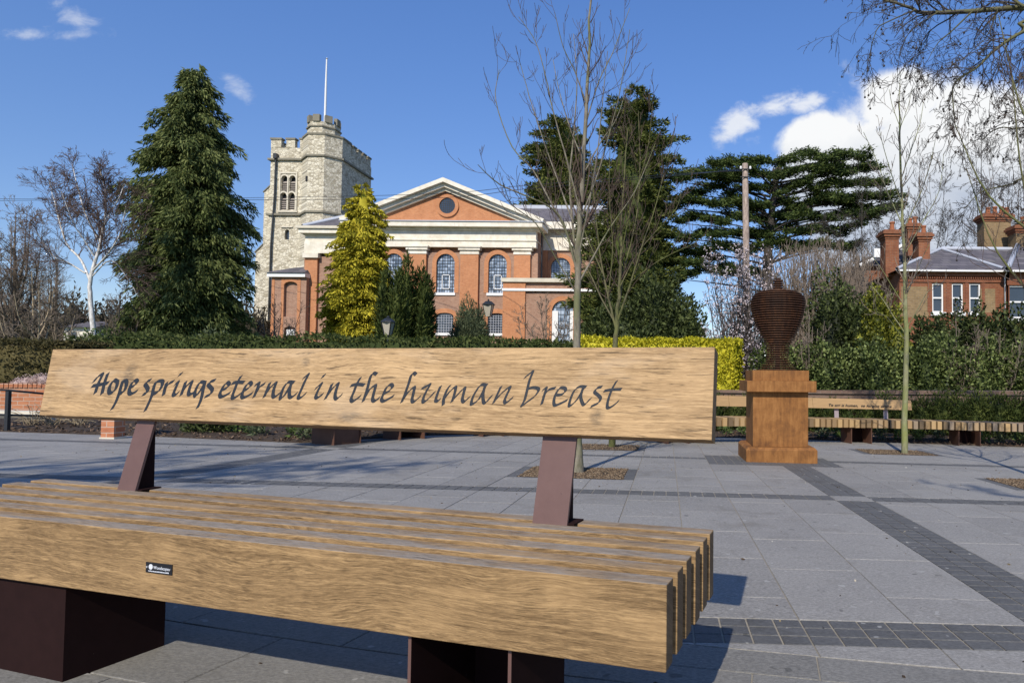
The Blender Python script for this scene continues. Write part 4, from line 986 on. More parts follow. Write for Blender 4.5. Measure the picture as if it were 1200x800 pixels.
# right bays set back
Yb = YF + 3.2; kb = Yb / F; bx_ = lambda x: P(x, 310, Yb)[0]; bz = lambda y: P(660, y, Yb)[2]
ow = arch(bx_(657), 23 * kb, bz(331), bz(302)); ow2 = arch(bx_(712), 23 * kb, bz(331), bz(302))
wall_holes('side_wall', 'brick_brown', [(bx_(628), zc), (bx_(760), zc), (bx_(760), bz(294)), (bx_(628), bz(294))], [ow, ow2], Yb, .5, church)
for c in (657, 712): window(church, bx_(c), 23 * kb, bz(331), bz(302), Yb, sill=False, case=False)
for nm, m, e, y0, y1 in (('side_architrave', 'stucco', .02, 294, 287), ('side_frieze', 'stucco', -.0, 286.9, 276), ('side_cornice', 'stucco', .6, 269.9, 262)): box(nm, m, bx_(636) - 0, bx_(760), Yb - e - .2, Yb + 2, bz(y0), bz(y1), church)
box('side_frieze_shadow', 'ashlar', bx_(636), bx_(760), Yb - .25, Yb + 2, bz(275.9), bz(270), church)
box('side_pilaster', 'brick_orange', bx_(636.5), bx_(642), Yb - .3, Yb + .1, zc, bz(294.2), church)
# low vestry in front right
Yv = YF - 4; kv = Yv / F; vx = lambda x: P(x, 350, Yv)[0]; vz = lambda y: P(640, y, Yv)[2]
vo = arch(vx(659.5), 25 * kv, zc + .3, vz(352)); vestry_w = wall_holes('vestry_wall', 'brick_brown', [(vx(590), zc), (vx(745), zc), (vx(745), vz(328)), (vx(590), vz(328))], [vo], Yv, .5, church)
window(church, vx(659.5), 25 * kv, zc + .3, vz(352), Yv, None, (5, 12), 'iron', 'glass_pale', False, False)
b = MB(); cxx = vx(659.5); rr_ = 12.5 * kv
for q in ((cxx - rr_, cxx - rr_ + .55), (cxx + rr_ - .3, cxx + rr_)): b.box(q[0], q[1], Yv + .05, Yv + .12, zc + .3, vz(364))
b.obj('door_panels', 'white_paint', church)
box('vestry_pilaster', 'brick_orange', vx(590) - .02, vx(616), Yv - .18, Yv + .1, zc, vz(341.5), church); box('vestry_attic', 'brick_orange', vx(590) - .02, vx(616), Yv - .18, Yv + .1, vz(338.4), vz(331), church)
box('vestry_band', 'white_paint', vx(590) - .1, vx(745), Yv - .26, Yv + .2, vz(341.4), vz(338.5), church); box('vestry_coping', 'ashlar', vx(590) - .15, vx(745), Yv - .34, Yv + 4, vz(331), vz(326.5), church)
box('vestry_side', 'brick_brown', vx(590.2), vx(744), Yv + .51, YF - .36, zc, vz(331.2), church)
b = MB(); b.tube([(fx(632), YF + 1, fz(262)), (fx(632), YF + 1, fz(327))], .08, 6); b.obj('downpipe', 'iron', church)
# left wing
Yl = YF + 1.5; kl = Yl / F; lx = lambda x: P(x, 320, Yl)[0]; lz = lambda y: P(370, y, Yl)[2]
box('wing_wall', 'brick_brown', lx(356), lx(414), Yl, Yl + 7, zc, lz(300), church)
wp = box('wing_pilaster', 'brick_orange', lx(359), lx(373.5), Yl - .3, Yl + .1, zc, lz(303), church)
box('wing_capital', 'stucco', lx(357.5), lx(375.5), Yl - .55, Yl + .1, lz(302.9), lz(297.4), church)
box('wing_architrave', 'stucco', lx(358), lx(414), Yl - .35, Yl + 6.9, lz(297.3), lz(284), church); box('wing_frieze', 'stucco', lx(358.5), lx(414), Yl - .3, Yl + 6.8, lz(283.9), lz(276.8), church)
box('wing_cornice', 'stucco', lx(354), lx(414), Yl - .85, Yl + 7.2, lz(275), lz(270), church); box('wing_gutter', 'ashlar', lx(352), lx(414), Yl - 1.05, Yl + 7.3, lz(269.9), lz(267), church); box('wing_bed', 'ashlar', lx(357.5), lx(414), Yl - .5, Yl + 7, lz(276.7), lz(275.1), church)
b = MB(); zr0 = lz(267.2); b.add([(lx(357), Yl - .6, zr0), (lx(420), Yl - .6, zr0), (lx(420), Yl + 3.4, zr0 + 1.9), (lx(379), Yl + 3.4, zr0 + 1.9), (lx(357), Yl + 7.2, zr0), (lx(420), Yl + 7.2, zr0)], [(0, 1, 2, 3), (0, 3, 4), (3, 2, 5, 4)]); b.obj('wing_roof', 'slate', church)
b = MB(); b.tube([(lx(357), Yl - .6, zr0 + .05), (lx(379), Yl + 3.4, zr0 + 1.95), (lx(420), Yl + 3.4, zr0 + 1.95)], .22, 5); b.obj('hip_lead', 'lead', church)
# small annex at the foot of the tower
Ya = YF + .6; ka = Ya / F; axx = lambda x: P(x, 350, Ya)[0]; az_ = lambda y: P(338, y, Ya)[2]
niche = arch(axx(340.5), 15.5 * ka, az_(371), az_(330), 12, .35); low = arch(axx(340.5), 13 * ka, az_(395), az_(382.5), 12, .2)
wall_holes('annex_wall', 'brick_brown', [(axx(318), zc), (axx(358.6), zc), (axx(358.6), az_(325)), (axx(318), az_(325))], [niche, low], Ya, .3, church)
box('annex_body', 'brick_brown', axx(318), axx(358.6), Ya + .301, Ya + 4, zc, az_(325), church)
for q0, q1 in ((318.2, 321.5), (329.5, 332.6), (348.5, 352)): box('annex_quoin', 'brick_orange', axx(q0), axx(q1), Ya - .04, Ya + .01, zc, az_(326), church)
s_ = MB(); r = 7.75 * ka; ring_face(s_, [(axx(340.5) + (r + .3) * math.cos(math.pi * i / 12), az_(334) + .65 * math.sin(math.pi * i / 12)) for i in range(13)], [(axx(340.5) + r * math.cos(math.pi * i / 12), az_(334) + .35 * math.sin(math.pi * i / 12)) for i in range(13)], Ya - .05, Ya + .02); s_.obj('annex_arch', 'brick_orange', church)
box('annex_window', 'white_paint', axx(335.8), axx(345.2), Ya + .1, Ya + .2, az_(393), az_(386), church)
box('annex_cornice', 'white_paint', axx(314.5), axx(359), Ya - .35, Ya + 4.2, az_(324.9), az_(320.3), church)
b = MB(); z0 = az_(320.2); b.add([(axx(313), Ya - .5, z0), (axx(359), Ya - .5, z0), (axx(359), Ya + 4.2, z0), (axx(313), Ya + 4.2, z0), (axx(331), Ya + 2, z0 + .9), (axx(352), Ya + 2, z0 + 1.0)], [(0, 1, 5, 4), (1, 2, 5), (2, 3, 4, 5), (3, 0, 4)]); b.obj('annex_roof', 'slate', church)

# ================================================================== TOWER
YT = 68.; kt = YT / F; tx = lambda x: P(x - 3.5, 230, YT)[0]; tz = lambda y: P(360, y, YT)[2]
tower = thing('church_tower', 'grey ragstone church tower with battlements, belfry window and corner stair turret', 'tower', (tx(360), YT, zc))
TX0, TX1, TD = tx(319.5), tx(404), 6.6
bw = [arch(tx(cx_), 7.2 * kt, tz(y1), tz(y0)) for cx_, y0, y1 in ((336.5, 206, 225.5), (346, 206, 225.5), (335.8, 225.9, 246), (345.4, 225.9, 246))]
lwn = arch(tx(341), 5.2 * kt, tz(281), tz(269))
wall_holes('front_wall', 'ragstone', [(TX0, zc), (TX1, zc), (TX1, tz(186)), (TX0, tz(186))], bw + [lwn], YT, .5, tower)
box('side_walls', 'ragstone', TX0 + .001, TX1 - .001, YT + .501, YT + TD, zc, tz(186), tower)
for cx_, y0, y1 in ((336.5, 206, 225.5), (346, 206, 225.5), (335.8, 225.9, 246), (345.4, 225.9, 246)):
    o = arch(tx(cx_), 7.2 * kt, tz(y1), tz(y0)); g = MB(); g.add([(x, YT + .4, z) for x, z in o], [tuple(range(len(o)))]); lv = g.obj('belfry_light', 'dark_hole', tower)
    b = MB(); n_ = 6; z0, z1 = tz(y1), tz(y0 + 6)
    for i in range(n_): zz = z0 + (z1 - z0) * i / n_; b.add([(tx(cx_ - 3.5), YT + .12, zz), (tx(cx_ + 3.5), YT + .12, zz), (tx(cx_ + 3.5), YT + .36, zz + (z1 - z0) / n_ * 1.05), (tx(cx_ - 3.5), YT + .36, zz + (z1 - z0) / n_ * 1.05)], [(0, 1, 2, 3)])
    b.obj('louvres', 'louvre', lv)
    s_ = MB(); cxm = tx(cx_); r = 3.6 * kt; zs = tz(y0) - r
    ring_face(s_, [(cxm + (r + .16) * math.cos(math.pi * i / 12), zs + (r + .16) * math.sin(math.pi * i / 12)) for i in range(13)], [(cxm + r * math.cos(math.pi * i / 12), zs + r * math.sin(math.pi * i / 12)) for i in range(13)], YT - .06, YT + .05); s_.obj('arch_moulding', 'ashlar', lv)
for nm, a in (('window_head', (331, 352, 204, 202.3)), ('window_jamb', (330.6, 332.3, 247, 204.2)), ('window_jamb', (350.2, 352, 247, 204.2)), ('window_sill', (330, 352.6, 249, 247.2)), ('mullion', (340.4, 341.8, 246.5, 208))): box(nm, 'ashlar', tx(a[0]), tx(a[1]), YT - .12, YT + .1, tz(a[2]), tz(a[3]), tower)
o = lwn; g = MB(); g.add([(x, YT + .3, z) for x, z in o], [tuple(range(len(o)))]); g.obj('small_window', 'glass_dark', tower)
box('hood_mould', 'ashlar', tx(334), tx(348), YT - .15, YT + .1, tz(267), tz(265.8), tower)
for y_ in (187, 251.5): box('string_course', 'weathered_stone', TX0 - .22, TX1 + .22, YT - .24, YT + TD + .2, tz(y_ + 1.4), tz(y_ - .8), tower)
# parapet with merlons
PT, PB_ = tz(173.5), tz(186)
for q in ((TX0, TX1, YT, YT + .45), (TX0, TX1, YT + TD - .45, YT + TD), (TX0, TX0 + .45, YT + .4501, YT + TD - .4501), (TX1 - .45, TX1, YT + .4501, YT + TD - .4501)): box('parapet', 'ragstone', q[0] + .002, q[1] - .002, q[2] + .002, q[3], PB_ + .06, PT, tower)
mer = [(TX0, tx(331.5)), (tx(337.5), tx(347.5)), (tx(353.5), tx(363)), (tx(369), tx(379)), (tx(385), tx(395))]
for a, b_ in mer:
    for y0 in (YT - .02, YT + TD - .47): m_ = box('merlon', 'ragstone', a, b_, y0, y0 + .49, PT + .001, tz(164), tower); box('merlon_cap', 'weathered_stone', a - .08, b_ + .08, y0 - .08, y0 + .57, tz(164) + .001, tz(162), m_)
for i in range(5):
    y0 = YT + 1.0 + i * 1.16
    for x0 in (TX0 - .02, TX1 - .47): m_ = box('merlon', 'ragstone', x0, x0 + .49, y0, y0 + .72, PT + .001, tz(164), tower); box('merlon_cap', 'weathered_stone', x0 - .08, x0 + .57, y0 - .08, y0 + .8, tz(164) + .001, tz(162), m_)
box('tower_roof', 'lead', TX0 + .46, TX1 - .46, YT + .46, YT + TD - .46, PB_ + .02, PB_ + .2, tower)
# stair turret, octagonal, on the near right corner
tcx, tcy, tr = tx(381), YT + .75, 2.32
octo = lambda r, cx_=tcx: [(cx_ + r * math.cos(math.pi / 8 + math.pi / 4 * i), tcy + r * math.sin(math.pi / 8 + math.pi / 4 * i)) for i in range(8)]
MB().prism(octo(tr), zc, tz(163)).obj('stair_turret', 'ragstone', tower)
for y_ in (187, 251.5): MB().prism(octo(tr + .17), tz(y_ + 1.2), tz(y_ - .8)).obj('turret_string', 'weathered_stone', tower)
MB().prism(octo(tr + .1), tz(163) + .001, tz(161)).obj('turret_ledge', 'weathered_stone', tower)
tcx2 = tx(375); o2 = lambda r: [(tcx2 + r * math.cos(math.pi / 8 + math.pi / 4 * i), tcy + .3 + r * math.sin(math.pi / 8 + math.pi / 4 * i)) for i in range(8)]
MB().prism(o2(1.62), tz(161) + .001, tz(144)).obj('turret_top', 'ragstone', tower); MB().prism(o2(1.75), tz(150), tz(148.6)).obj('turret_string', 'weathered_stone', tower)
for i in range(8):
    a = math.pi / 4 * i; c = (tcx2 + 1.42 * math.cos(a), tcy + .3 + 1.42 * math.sin(a)); ca, sa = math.cos(a), math.sin(a)
    pts = [(c[0] + ca * u - sa * v, c[1] + sa * u + ca * v) for u, v in ((-.17, -.36), (.2, -.36), (.2, .36), (-.17, .36))]
    MB().prism(pts, tz(144) + .001, tz(136)).obj('turret_merlon', 'weathered_stone', tower)
for (x, y, w) in ((371, 214, 1.2), (369, 164 - 3, 1.3)): box('slit_window', 'dark_hole', tx(x - w), tx(x + w), tcy - tr * .924 - .03 if y > 200 else tcy + .3 - 1.62 * .924 - .03, tcy, tz(y + 3), tz(y - 3), tower)
# buttresses at the left corner
for x0, x1, yt in ((311, 319.6, 216), (303, 311.1, 287)):
    b = MB(); b.prismY([(tx(x0), zc), (tx(x1), zc), (tx(x1), tz(yt)), (tx(x0), tz(yt + 8))], YT + .3, YT + 1.9); b.obj('buttress', 'ragstone', tower)
    b = MB(); b.prismY([(tx(x0 - 1), tz(yt + 9.2)), (tx(x0 - 1), tz(yt + 8)), (tx(x1), tz(yt - 1.5)), (tx(x1), tz(yt))], YT + .2, YT + 2.); b.obj('buttress_cap', 'weathered_stone', tower)
b = MB(); b.tube([(tx(327), YT - .2, tz(186)), (tx(326.6), YT - .2, tz(230)), (tx(324), YT - .2, tz(290)), (tx(323.5), YT - .2, zc)], .09, 6); dp = b.obj('downpipe', 'iron', tower)
box('rainwater_head', 'iron', tx(325), tx(329), YT - .45, YT - .05, tz(187), tz(181.5), dp)
fp = thing('flagpole', 'tall white flagpole standing on top of the church tower turret', 'flagpole', (tx(375.8), tcy + .3, tz(144)))
b = MB(); b.tube([(tx(375.8), tcy + .3, tz(144)), (tx(375.8), tcy + .3, tz(100)), (tx(376.), tcy + .3, tz(64))], [.13, .11, .07], 8); pole = b.obj('mast', 'white_paint', fp)
b = MB(); b.lathe([(.02, tz(64)), (.13, tz(63.2)), (.02, tz(62.2))], tx(376.), tcy + .3, 10); b.obj('finial', 'white_paint', fp)

# ================================================================== HOUSE ON THE RIGHT
YH = 34.; kh = YH / F; hx = lambda x, Y=YH: P(x, 330, Y)[0]; hz = lambda y, Y=YH: P(1120, y, Y)[2]
house = thing('brick_house', 'red brick Victorian house with slate hipped roofs and tall chimneys at right', 'house', (hx(1120), YH, -.5))
HE = hz(319)
sash = [(1099, 13), (1122, 13), (1142.5, 13)]
ops = [[(hx(c - w / 2), hz(366)), (hx(c + w / 2), hz(366)), (hx(c + w / 2), hz(332)), (hx(c - w / 2), hz(332))] for c, w in sash]
wall_holes('front_wall', 'brick_house', [(hx(1054), -.5), (hx(1176.5), -.5), (hx(1176.5), HE), (hx(1054), HE)], ops, YH, .3, house)
HD = 9.
box('house_body', 'brick_house', hx(1054) + .001, hx(1176.5) - .001, YH + .301, YH + HD, -.5, HE, house)
for q0, q1, z0, z1 in ((1148.5, 1166, 366, 338), (1056, 1088, 372, 336)): box('stock_brick_panel', 'brick_stock', hx(q0), hx(q1), YH - .012, YH + .01, hz(z0), hz(z1), house)
def sashwin(cx_, w, y0, y1, Y, K=YH):
    a, b_, z0, z1 = hx(cx_ - w / 2, Y), hx(cx_ + w / 2, Y), hz(y1, Y), hz(y0, Y)
    wd = box('sash_window', 'glass_dark', a, b_, Y + .16, Y + .18, z0, z1, house); fr = MB(); e = .07
    for q in ((a, a + e, z0, z1), (b_ - e, b_, z0, z1), (a + e, b_ - e, z1 - e, z1), (a + e, b_ - e, z0, z0 + e), (a + e, b_ - e, (z0 + z1) / 2 - .04, (z0 + z1) / 2 + .04)): fr.box(q[0], q[1], Y + .06, Y + .155, q[2], q[3])
    fr.obj('frame', 'white_paint', wd); box('sill', 'white_paint', a - .1, b_ + .1, Y - .1, Y + .1, z0 - .18, z0 - .002, wd)
for c, w in sash: sashwin(c, w, 332, 366, YH)
for c in (1088.5, 1110.5, 1132.5, 1152): box('window_pier', 'brick_red', hx(c - 1.8), hx(c + 1.8), YH - .03, YH + .02, hz(366), hz(331), house)
box('brick_frieze', 'brick_red', hx(1054), hx(1176.4), YH - .06, YH + .02, hz(330.8), hz(327.5), house); box('eaves_course', 'brick_house', hx(1053), hx(1177), YH - .16, YH + .1, hz(324), HE + .02, house)
b = MB()
for i in range(46): x = hx(1054) + i * (hx(1176) - hx(1054)) / 46; b.box(x, x + .06, YH - .12, YH - .061, hz(327), hz(324.2))
b.obj('dentils', 'brick_red', house)
box('gutter', 'white_paint', hx(1050), hx(1179), YH - .42, YH - .26, hz(319.5), hz(317.6), house)
b = MB(); zr = 8.45; x0, x1, y0, y1 = hx(1048), hx(1179), YH - .4, YH + HD + .4
xl, xr_ = hx(1103, YH + 4.5), hx(1186, YH + 4.5)
b.add([(x0, y0, HE + .05), (x1 + 1.5, y0, HE + .05), (x1 + 1.5, y1, HE + .05), (x0, y1, HE + .05), (xl, YH + 4.5, zr), (xr_ + 1, YH + 4.5, zr)], [(0, 1, 5, 4), (1, 2, 5), (2, 3, 4, 5), (3, 0, 4)]); rf = b.obj('roof', 'slate', house)
b = MB(); b.tube([(xl, YH + 4.5, zr + .04), (xr_ + 1, YH + 4.5, zr + .04)], .13, 6); b.obj('ridge', 'lead', rf)
b = MB(); b.tube([(xl, YH + 4.5, zr + .04), (x1 - .2, y0 + .3, HE + .22)], .09, 6); b.obj('hip_lead', 'lead', rf)
for e in ((x0, y0), (x0, y1)): b = MB(); b.tube([(e[0], e[1], HE + .1), (xl, YH + 4.5, zr + .04)], .1, 6); b.obj('hip_lead', 'lead', rf)
# right wing
XW0, XW1 = hx(1177), hx(1290); YW = YH - .5
wo = [(hx(1182, YW), hz(372, YW)), (hx(1204, YW), hz(372, YW)), (hx(1204, YW), hz(334, YW)), (hx(1182, YW), hz(334, YW))]
wz0, wz1, wx0, wx1 = wo[0][1], wo[2][1], wo[0][0], wo[1][0]
for q in ((XW0, wx0, -.5, HE - .05), (wx1, XW1, -.5, HE - .05), (wx0, wx1, -.5, wz0), (wx0, wx1, wz1, HE - .05)): box('wing_wall', 'brick_house', q[0], q[1], YW, YW + .3, q[2], q[3], house)
box('wing_body', 'brick_house', XW0 + .001, XW1, YW + .301, YH + 8, -.5, HE - .05, house)
sashwin(1193, 22, 334, 372, YW)
box('wing_lintel', 'brick_red', hx(1180, YW), hx(1210, YW), YW - .03, YW + .02, hz(333.6, YW), hz(328, YW), house); box('wing_gutter', 'white_paint', hx(1176), XW1, YW - .4, YW - .24, hz(321), hz(318.8), house)
b = MB(); xm = hx(1193, YH + 3.5); zz = 8.5; b.add([(XW0 - .3, YW - .4, HE), (XW1 + .4, YW - .4, HE), (XW1 + .4, YH + 8, HE), (XW0 - .3, YH + 8, HE), (xm, YH + 3.5, zz), (XW1 - 2.5, YH + 3.5, zz)], [(0, 1, 5, 4), (1, 2, 5), (2, 3, 4, 5), (3, 0, 4)]); rf2 = b.obj('wing_roof', 'slate', house)
b = MB(); b.tube([(XW0 - .3, YW - .4, HE + .05), (xm, YH + 3.5, zz + .04), (XW1 - 2.5, YH + 3.5, zz + .04)], .14, 6); b.obj('hip_lead', 'lead', rf2)
b = MB(); b.tube([(hx(1176.8), YH - .34, hz(320)), (hx(1176.8), YH - .12, hz(324)), (hx(1176.8), YH - .12, -.4)], .07, 6); b.obj('downpipe', 'white_paint', house)
# left rear roofs
b = MB(); Yq = YH + 6; q = lambda x: hx(x, Yq); z = lambda y: hz(y, Yq)
box('rear_block', 'brick_house', q(1010), q(1075), Yq, Yq + 6, -.5, z(312), house)
b.add([(q(1006), Yq - .3, z(313)), (q(1078), Yq - .3, z(313)), (q(1078), Yq + 6.3, z(313)), (q(1006), Yq + 6.3, z(313)), (q(1030), Yq + 3, z(294)), (q(1066), Yq + 3, z(280))], [(0, 1, 5, 4), (1, 2, 5), (2, 3, 4, 5), (3, 0, 4)]); b.obj('rear_roof', 'slate', house)
b = MB(); b.tube([(q(1006), Yq - .3, z(313)), (q(1066), Yq - .5, z(285)), (q(1076), Yq, z(279))], .13, 5); b.tube([(q(1076), Yq + 4, z(279)), (q(1092), Yq + 4, z(277)), (q(1122), Yq + 4, z(288))], .12, 5); b.obj('barge_board', 'white_paint', house)
b = MB(); b.add([(q(1060), Yq + 2, z(318)), (q(1135), Yq + 2, z(318)), (q(1135), Yq + 9, z(318)), (q(1060), Yq + 9, z(318)), (q(1090), Yq + 5, z(274)), (q(1120), Yq + 5, z(280))], [(0, 1, 5, 4), (1, 2, 5), (2, 3, 4, 5), (3, 0, 4)]); b.obj('main_roof', 'slate', house)
box('dormer_gable', 'white_paint', q(1021), q(1033), Yq - .6, Yq - .1, z(304), z(294), house)
def chimney(x0, x1, ytop, ybot, Y, pots, m='brick_stock', depth=.9):
    a, b_ = hx(x0, Y), hx(x1, Y); zt_, zb_ = hz(ytop, Y), hz(ybot, Y); c = box('chimney', m, a + .09, b_ - .09, Y, Y + depth, zb_, zt_ - .5, house)
    for i, (e, z0, z1) in enumerate(((-.02, .5, .38), (.05, .379, .24), (.12, .239, .10), (.05, .099, 0))): box('chimney_cap', 'brick_house', a + .09 - e - .06, b_ - .09 + e + .06, Y - e - .06, Y + depth + e + .06, zt_ - z0, zt_ - z1, c)
    for px_, h in pots:
        x = hx(px_, Y + .4); MB().lathe([(.17, zt_), (.19, zt_ + .06), (.14, zt_ + .12), (.12, zt_ + h - .12), (.16, zt_ + h - .08), (.15, zt_ + h)], x, Y + depth / 2, 12).obj('chimney_pot', 'terracotta', c)
chimney(1036, 1055.5, 270, 325, YH + 1.0, [(1046, .55)], 'brick_house'); chimney(1062.5, 1078, 262, 300, YH + 5, [(1067, .4), (1073, .5)], 'brick_house'); chimney(1075, 1092, 273, 304, YH + 2.0, [(1083, .5)], 'brick_house')
chimney(1152, 1187, 250, 290, YH + 5.5, [(1159, .5), (1167, .55), (1175, .55), (1181, .5)]); chimney(1189.5, 1225, 263, 298, YH + 4.0, [(1200, .6), (1212, .6)])

# cream cottage peeping between the trees far left
Yc = 58.; q = lambda x: (x - CX) * Yc / F; z = lambda y: CAMH + (431 - y) * Yc / F
ct = thing('cottage', 'small cream cottage glimpsed through bare branches at far left', 'cottage', (q(92), Yc, -.4))
box('wall', 'stucco', q(74), q(112), Yc, Yc + 5, -.4, z(383), ct); box('window', 'glass_dark', q(80), q(89), Yc - .03, Yc + .05, z(397), z(389), ct)
b = MB(); b.add([(q(72), Yc - .4, z(383.5)), (q(114), Yc - .4, z(383.5)), (q(114), Yc + 5.4, z(383.5)), (q(72), Yc + 5.4, z(383.5)), (q(76), Yc + 2.5, z(374)), (q(110), Yc + 2.5, z(374))], [(0, 1, 5, 4), (1, 2, 5), (2, 3, 4, 5), (3, 0, 4)]); b.obj('roof', 'slate', ct)

# ================================================================== POLE, WIRES, LAMPS
mat('pole_wood', f_bark((.22, .165, .135), (.50, .39, .32), None, .5), .9)
YP = 24.; p0 = P(876, 430, YP); p1 = P(873.2, 192, YP)
pole = thing('telegraph_pole', 'weathered wooden telegraph pole rising behind the urn', 'pole', (p0[0], YP, -.5))
b = MB(); b.tube([(p0[0] + .02, YP, -.5), tuple(p0), tuple((p0 + p1) / 2), tuple(p1)], [.145, .14, .13, .115], 10); b.obj('shaft', 'pole_wood', pole)
for dz in (.25, .55): b = MB(); b.tube([(p1[0] - .2, YP - .14, p1[2] - dz), (p1[0] + .2, YP - .14, p1[2] - dz)], .022, 5); b.obj('pole_bracket', 'iron', pole)
for dx in (-.18, .18): MB().lathe([(.03, p1[2] - .25), (.045, p1[2] - .2), (.03, p1[2] - .14)], p1[0] + dx, YP - .14, 8).obj('insulator', 'white_paint', pole)
for pts, Y0, Y1 in (([(-60, 233), (450, 233.5), (620, 221), (780, 207), (873, 198)], 60, YP), ([(-60, 236), (450, 229), (620, 217), (780, 205), (873, 200)], 62, YP)):
    b = MB(); k = len(pts); Ys = np.linspace(Y0, Y1, k); pp = spline([P(x, y, Yv_) for (x, y), Yv_ in zip(pts, Ys)], 8); b.tube(pp, .022, 3); o = b.obj('overhead_wire', 'iron'); tag(o, 'thin dark overhead wire from the telegraph pole, ' + ('upper' if pts[0][1] < 235 else 'lower') + ' one at the left edge', 'wire', 'overhead wires')
def lamp(x, ytop, ybase, Y, label, s=1.):
    pt = P(x, ytop, Y); X = pt[0]; zt_ = pt[2]; zb = P(x, ybase, Y)[2]; gb = T(X, Y) - .1; h = zt_ - zb
    t = thing('street_lamp', label, 'street lamp', (X, Y, gb), 'lantern lamps by the church')
    MB().lathe([(.07 * s, gb), (.07 * s, gb + .5), (.045 * s, gb + .6), (.035 * s, zb - .02), (.07 * s, zb)], X, Y, 10).obj('post', 'iron', t)
    b = MB(); w0, w1 = .36 * h * .36, .36 * h * .68; z0, z1 = zb + .004, zb + h * .66
    v = [(-w0, -w0, z0), (w0, -w0, z0), (w0, w0, z0), (-w0, w0, z0), (-w1, -w1, z1), (w1, -w1, z1), (w1, w1, z1), (-w1, w1, z1)]
    b.add([(X + a, Y + c, e) for a, c, e in v], [(3, 2, 1, 0), (0, 1, 5, 4), (1, 2, 6, 5), (2, 3, 7, 6), (3, 0, 4, 7), (4, 5, 6, 7)]); b.obj('lantern_glass', 'lantern_glass', t)
    b = MB()
    for i in range(4): b.tube([(X + v[i][0], Y + v[i][1], z0), (X + v[i + 4][0], Y + v[i + 4][1], z1)], .022 * s, 4)
    b.obj('lantern_frame', 'iron', t)
    MB().lathe([(w1 * 1.55, z1 + .002), (w1 * 1.5, z1 + .03), (w1 * .7, z1 + h * .2), (.05 * s, z1 + h * .22), (.06 * s, z1 + h * .27), (.015, zt_)], X, Y, 8).obj('lantern_roof', 'iron', t)
lamp(455, 370, 392.5, 22., 'black lantern street lamp with pale glass beside the golden conifer', 1.)
lamp(572.5, 350, 371, 50., 'small distant lantern lamp in front of the church window', 1.3)

# ================================================================== BIG TREES
profile_tree('cypress_tree', 'tall dark green drooping cypress between the bare birch and the tower', (P(219, 430, 36.)[0], 36., -.3), 18.9,
             [(0, .1), (.04, .6), (.1, 1.15), (.2, 1.75), (.35, 2.35), (.5, 2.55), (.62, 2.5), (.75, 2.7), (.9, 3.0), (1, 2.7)], 'leaf_cypress', nb=900, leaf=(.32, .07), droop=1.15, per=18, core=.45, lobes=.28, seed=4, spread=.8)
profile_tree('golden_cypress', 'golden yellow-green conifer in front of the church beside the tower', (P(421, 430, 46.)[0], 46., -.3), 15.1,
             [(0, .15), (.05, .6), (.14, 1.25), (.3, 1.8), (.55, 2.15), (.75, 2.35), (.9, 2.45), (1, 2.1)], 'leaf_gold', nb=900, leaf=(.26, .10), droop=.9, per=11, core=.5, lobes=.26, seed=9, trunk='bark_brown')
b0 = P(476, 430, 43.); yt_ = thing('yew_tree', 'dark upright Irish yew against the church wall right of the golden conifer', 'tree', (b0[0], 43., -.4)); b = MB()
for i, (x, w, y) in enumerate(((458, 10, 322), (467, 12, 312), (477, 13, 306), (488, 12, 312), (497, 9, 324), (472, 13, 330), (485, 12, 335), (500, 6, 345))):
    c = P(x, 400, 43.); h = (P(x, y, 43.)[2] + .4) / 2; blobs(b, (c[0], 43. + rng.uniform(-1, 1), h - .4), (w * 43 / F * .75, .9, h), 2600, .34, .08, 30 + i, core=.75, lob=.14, dirup=1.6)
b.obj('crown', 'leaf_yew', yt_); b = MB(); b.tube([(b0[0], 43., -.4), (b0[0], 43., 3.)], .2, 6); b.obj('trunk', 'bark_brown', yt_)
c = P(551, 400, 48.); shrub('evergreen_bush', 'rounded grey-green bush standing before the church between two lower windows', 'leaf_shrub', [((c[0], 48., 2.7), (1.15, 1.2, 3.1)), ((c[0] - .5, 47.6, 2.0), (.9, 1., 2.5)), ((c[0] + .55, 47.8, 2.1), (.85, 1., 2.6))], .26, .06, 260, seed=5, dirup=1.1)
def px_conif(name, label, x, yt, Y, prof, m, seed, **k):
    b_ = P(x, 430, Y); H = P(x, yt, Y)[2] + .4; profile_tree(name, label, (b_[0], Y, -.4), H, [(t, r * Y / F) for t, r in prof], m, seed=seed, **k)
px_conif('conifer_tree', 'round-topped green conifer just right of the church, left one of the dark pair', 657, 134, 84., [(0, 14), (.04, 26), (.1, 34), (.2, 40), (.4, 42), (.8, 44), (1, 44)], 'leaf_conifer', 12, nb=900, leaf=(.50, .17), droop=.0, per=13, core=.72, lobes=.20)
px_conif('conifer_tree', 'taller dark conifer with a ragged pointed top left of the cedar', 742, 100, 46., [(0, 4), (.04, 14), (.1, 30), (.2, 42), (.4, 46), (.55, 48), (.7, 54), (.85, 60), (1, 60)], 'leaf_conifer', 13, nb=800, leaf=(.32, .095), droop=-.15, per=17, core=.58, lobes=.36)
c = P(770, 400, 38.)
shrub('holly_tree', 'broad dark evergreen mass under the ragged conifer behind the golden hedge', 'leaf_laurel', [((c[0] - 3.0, 38., 2.0), (1.7, 1.6, 2.5)), ((c[0] - .3, 38.5, 2.6), (2.1, 2, 3.4)), ((c[0] + 1.6, 37.6, 2.2), (1.4, 1.5, 2.7)), ((c[0] - 1.5, 37.2, 1.6), (1.8, 1.4, 2.4))], .26, .12, 120, cat='tree', seed=17, lob=.35)

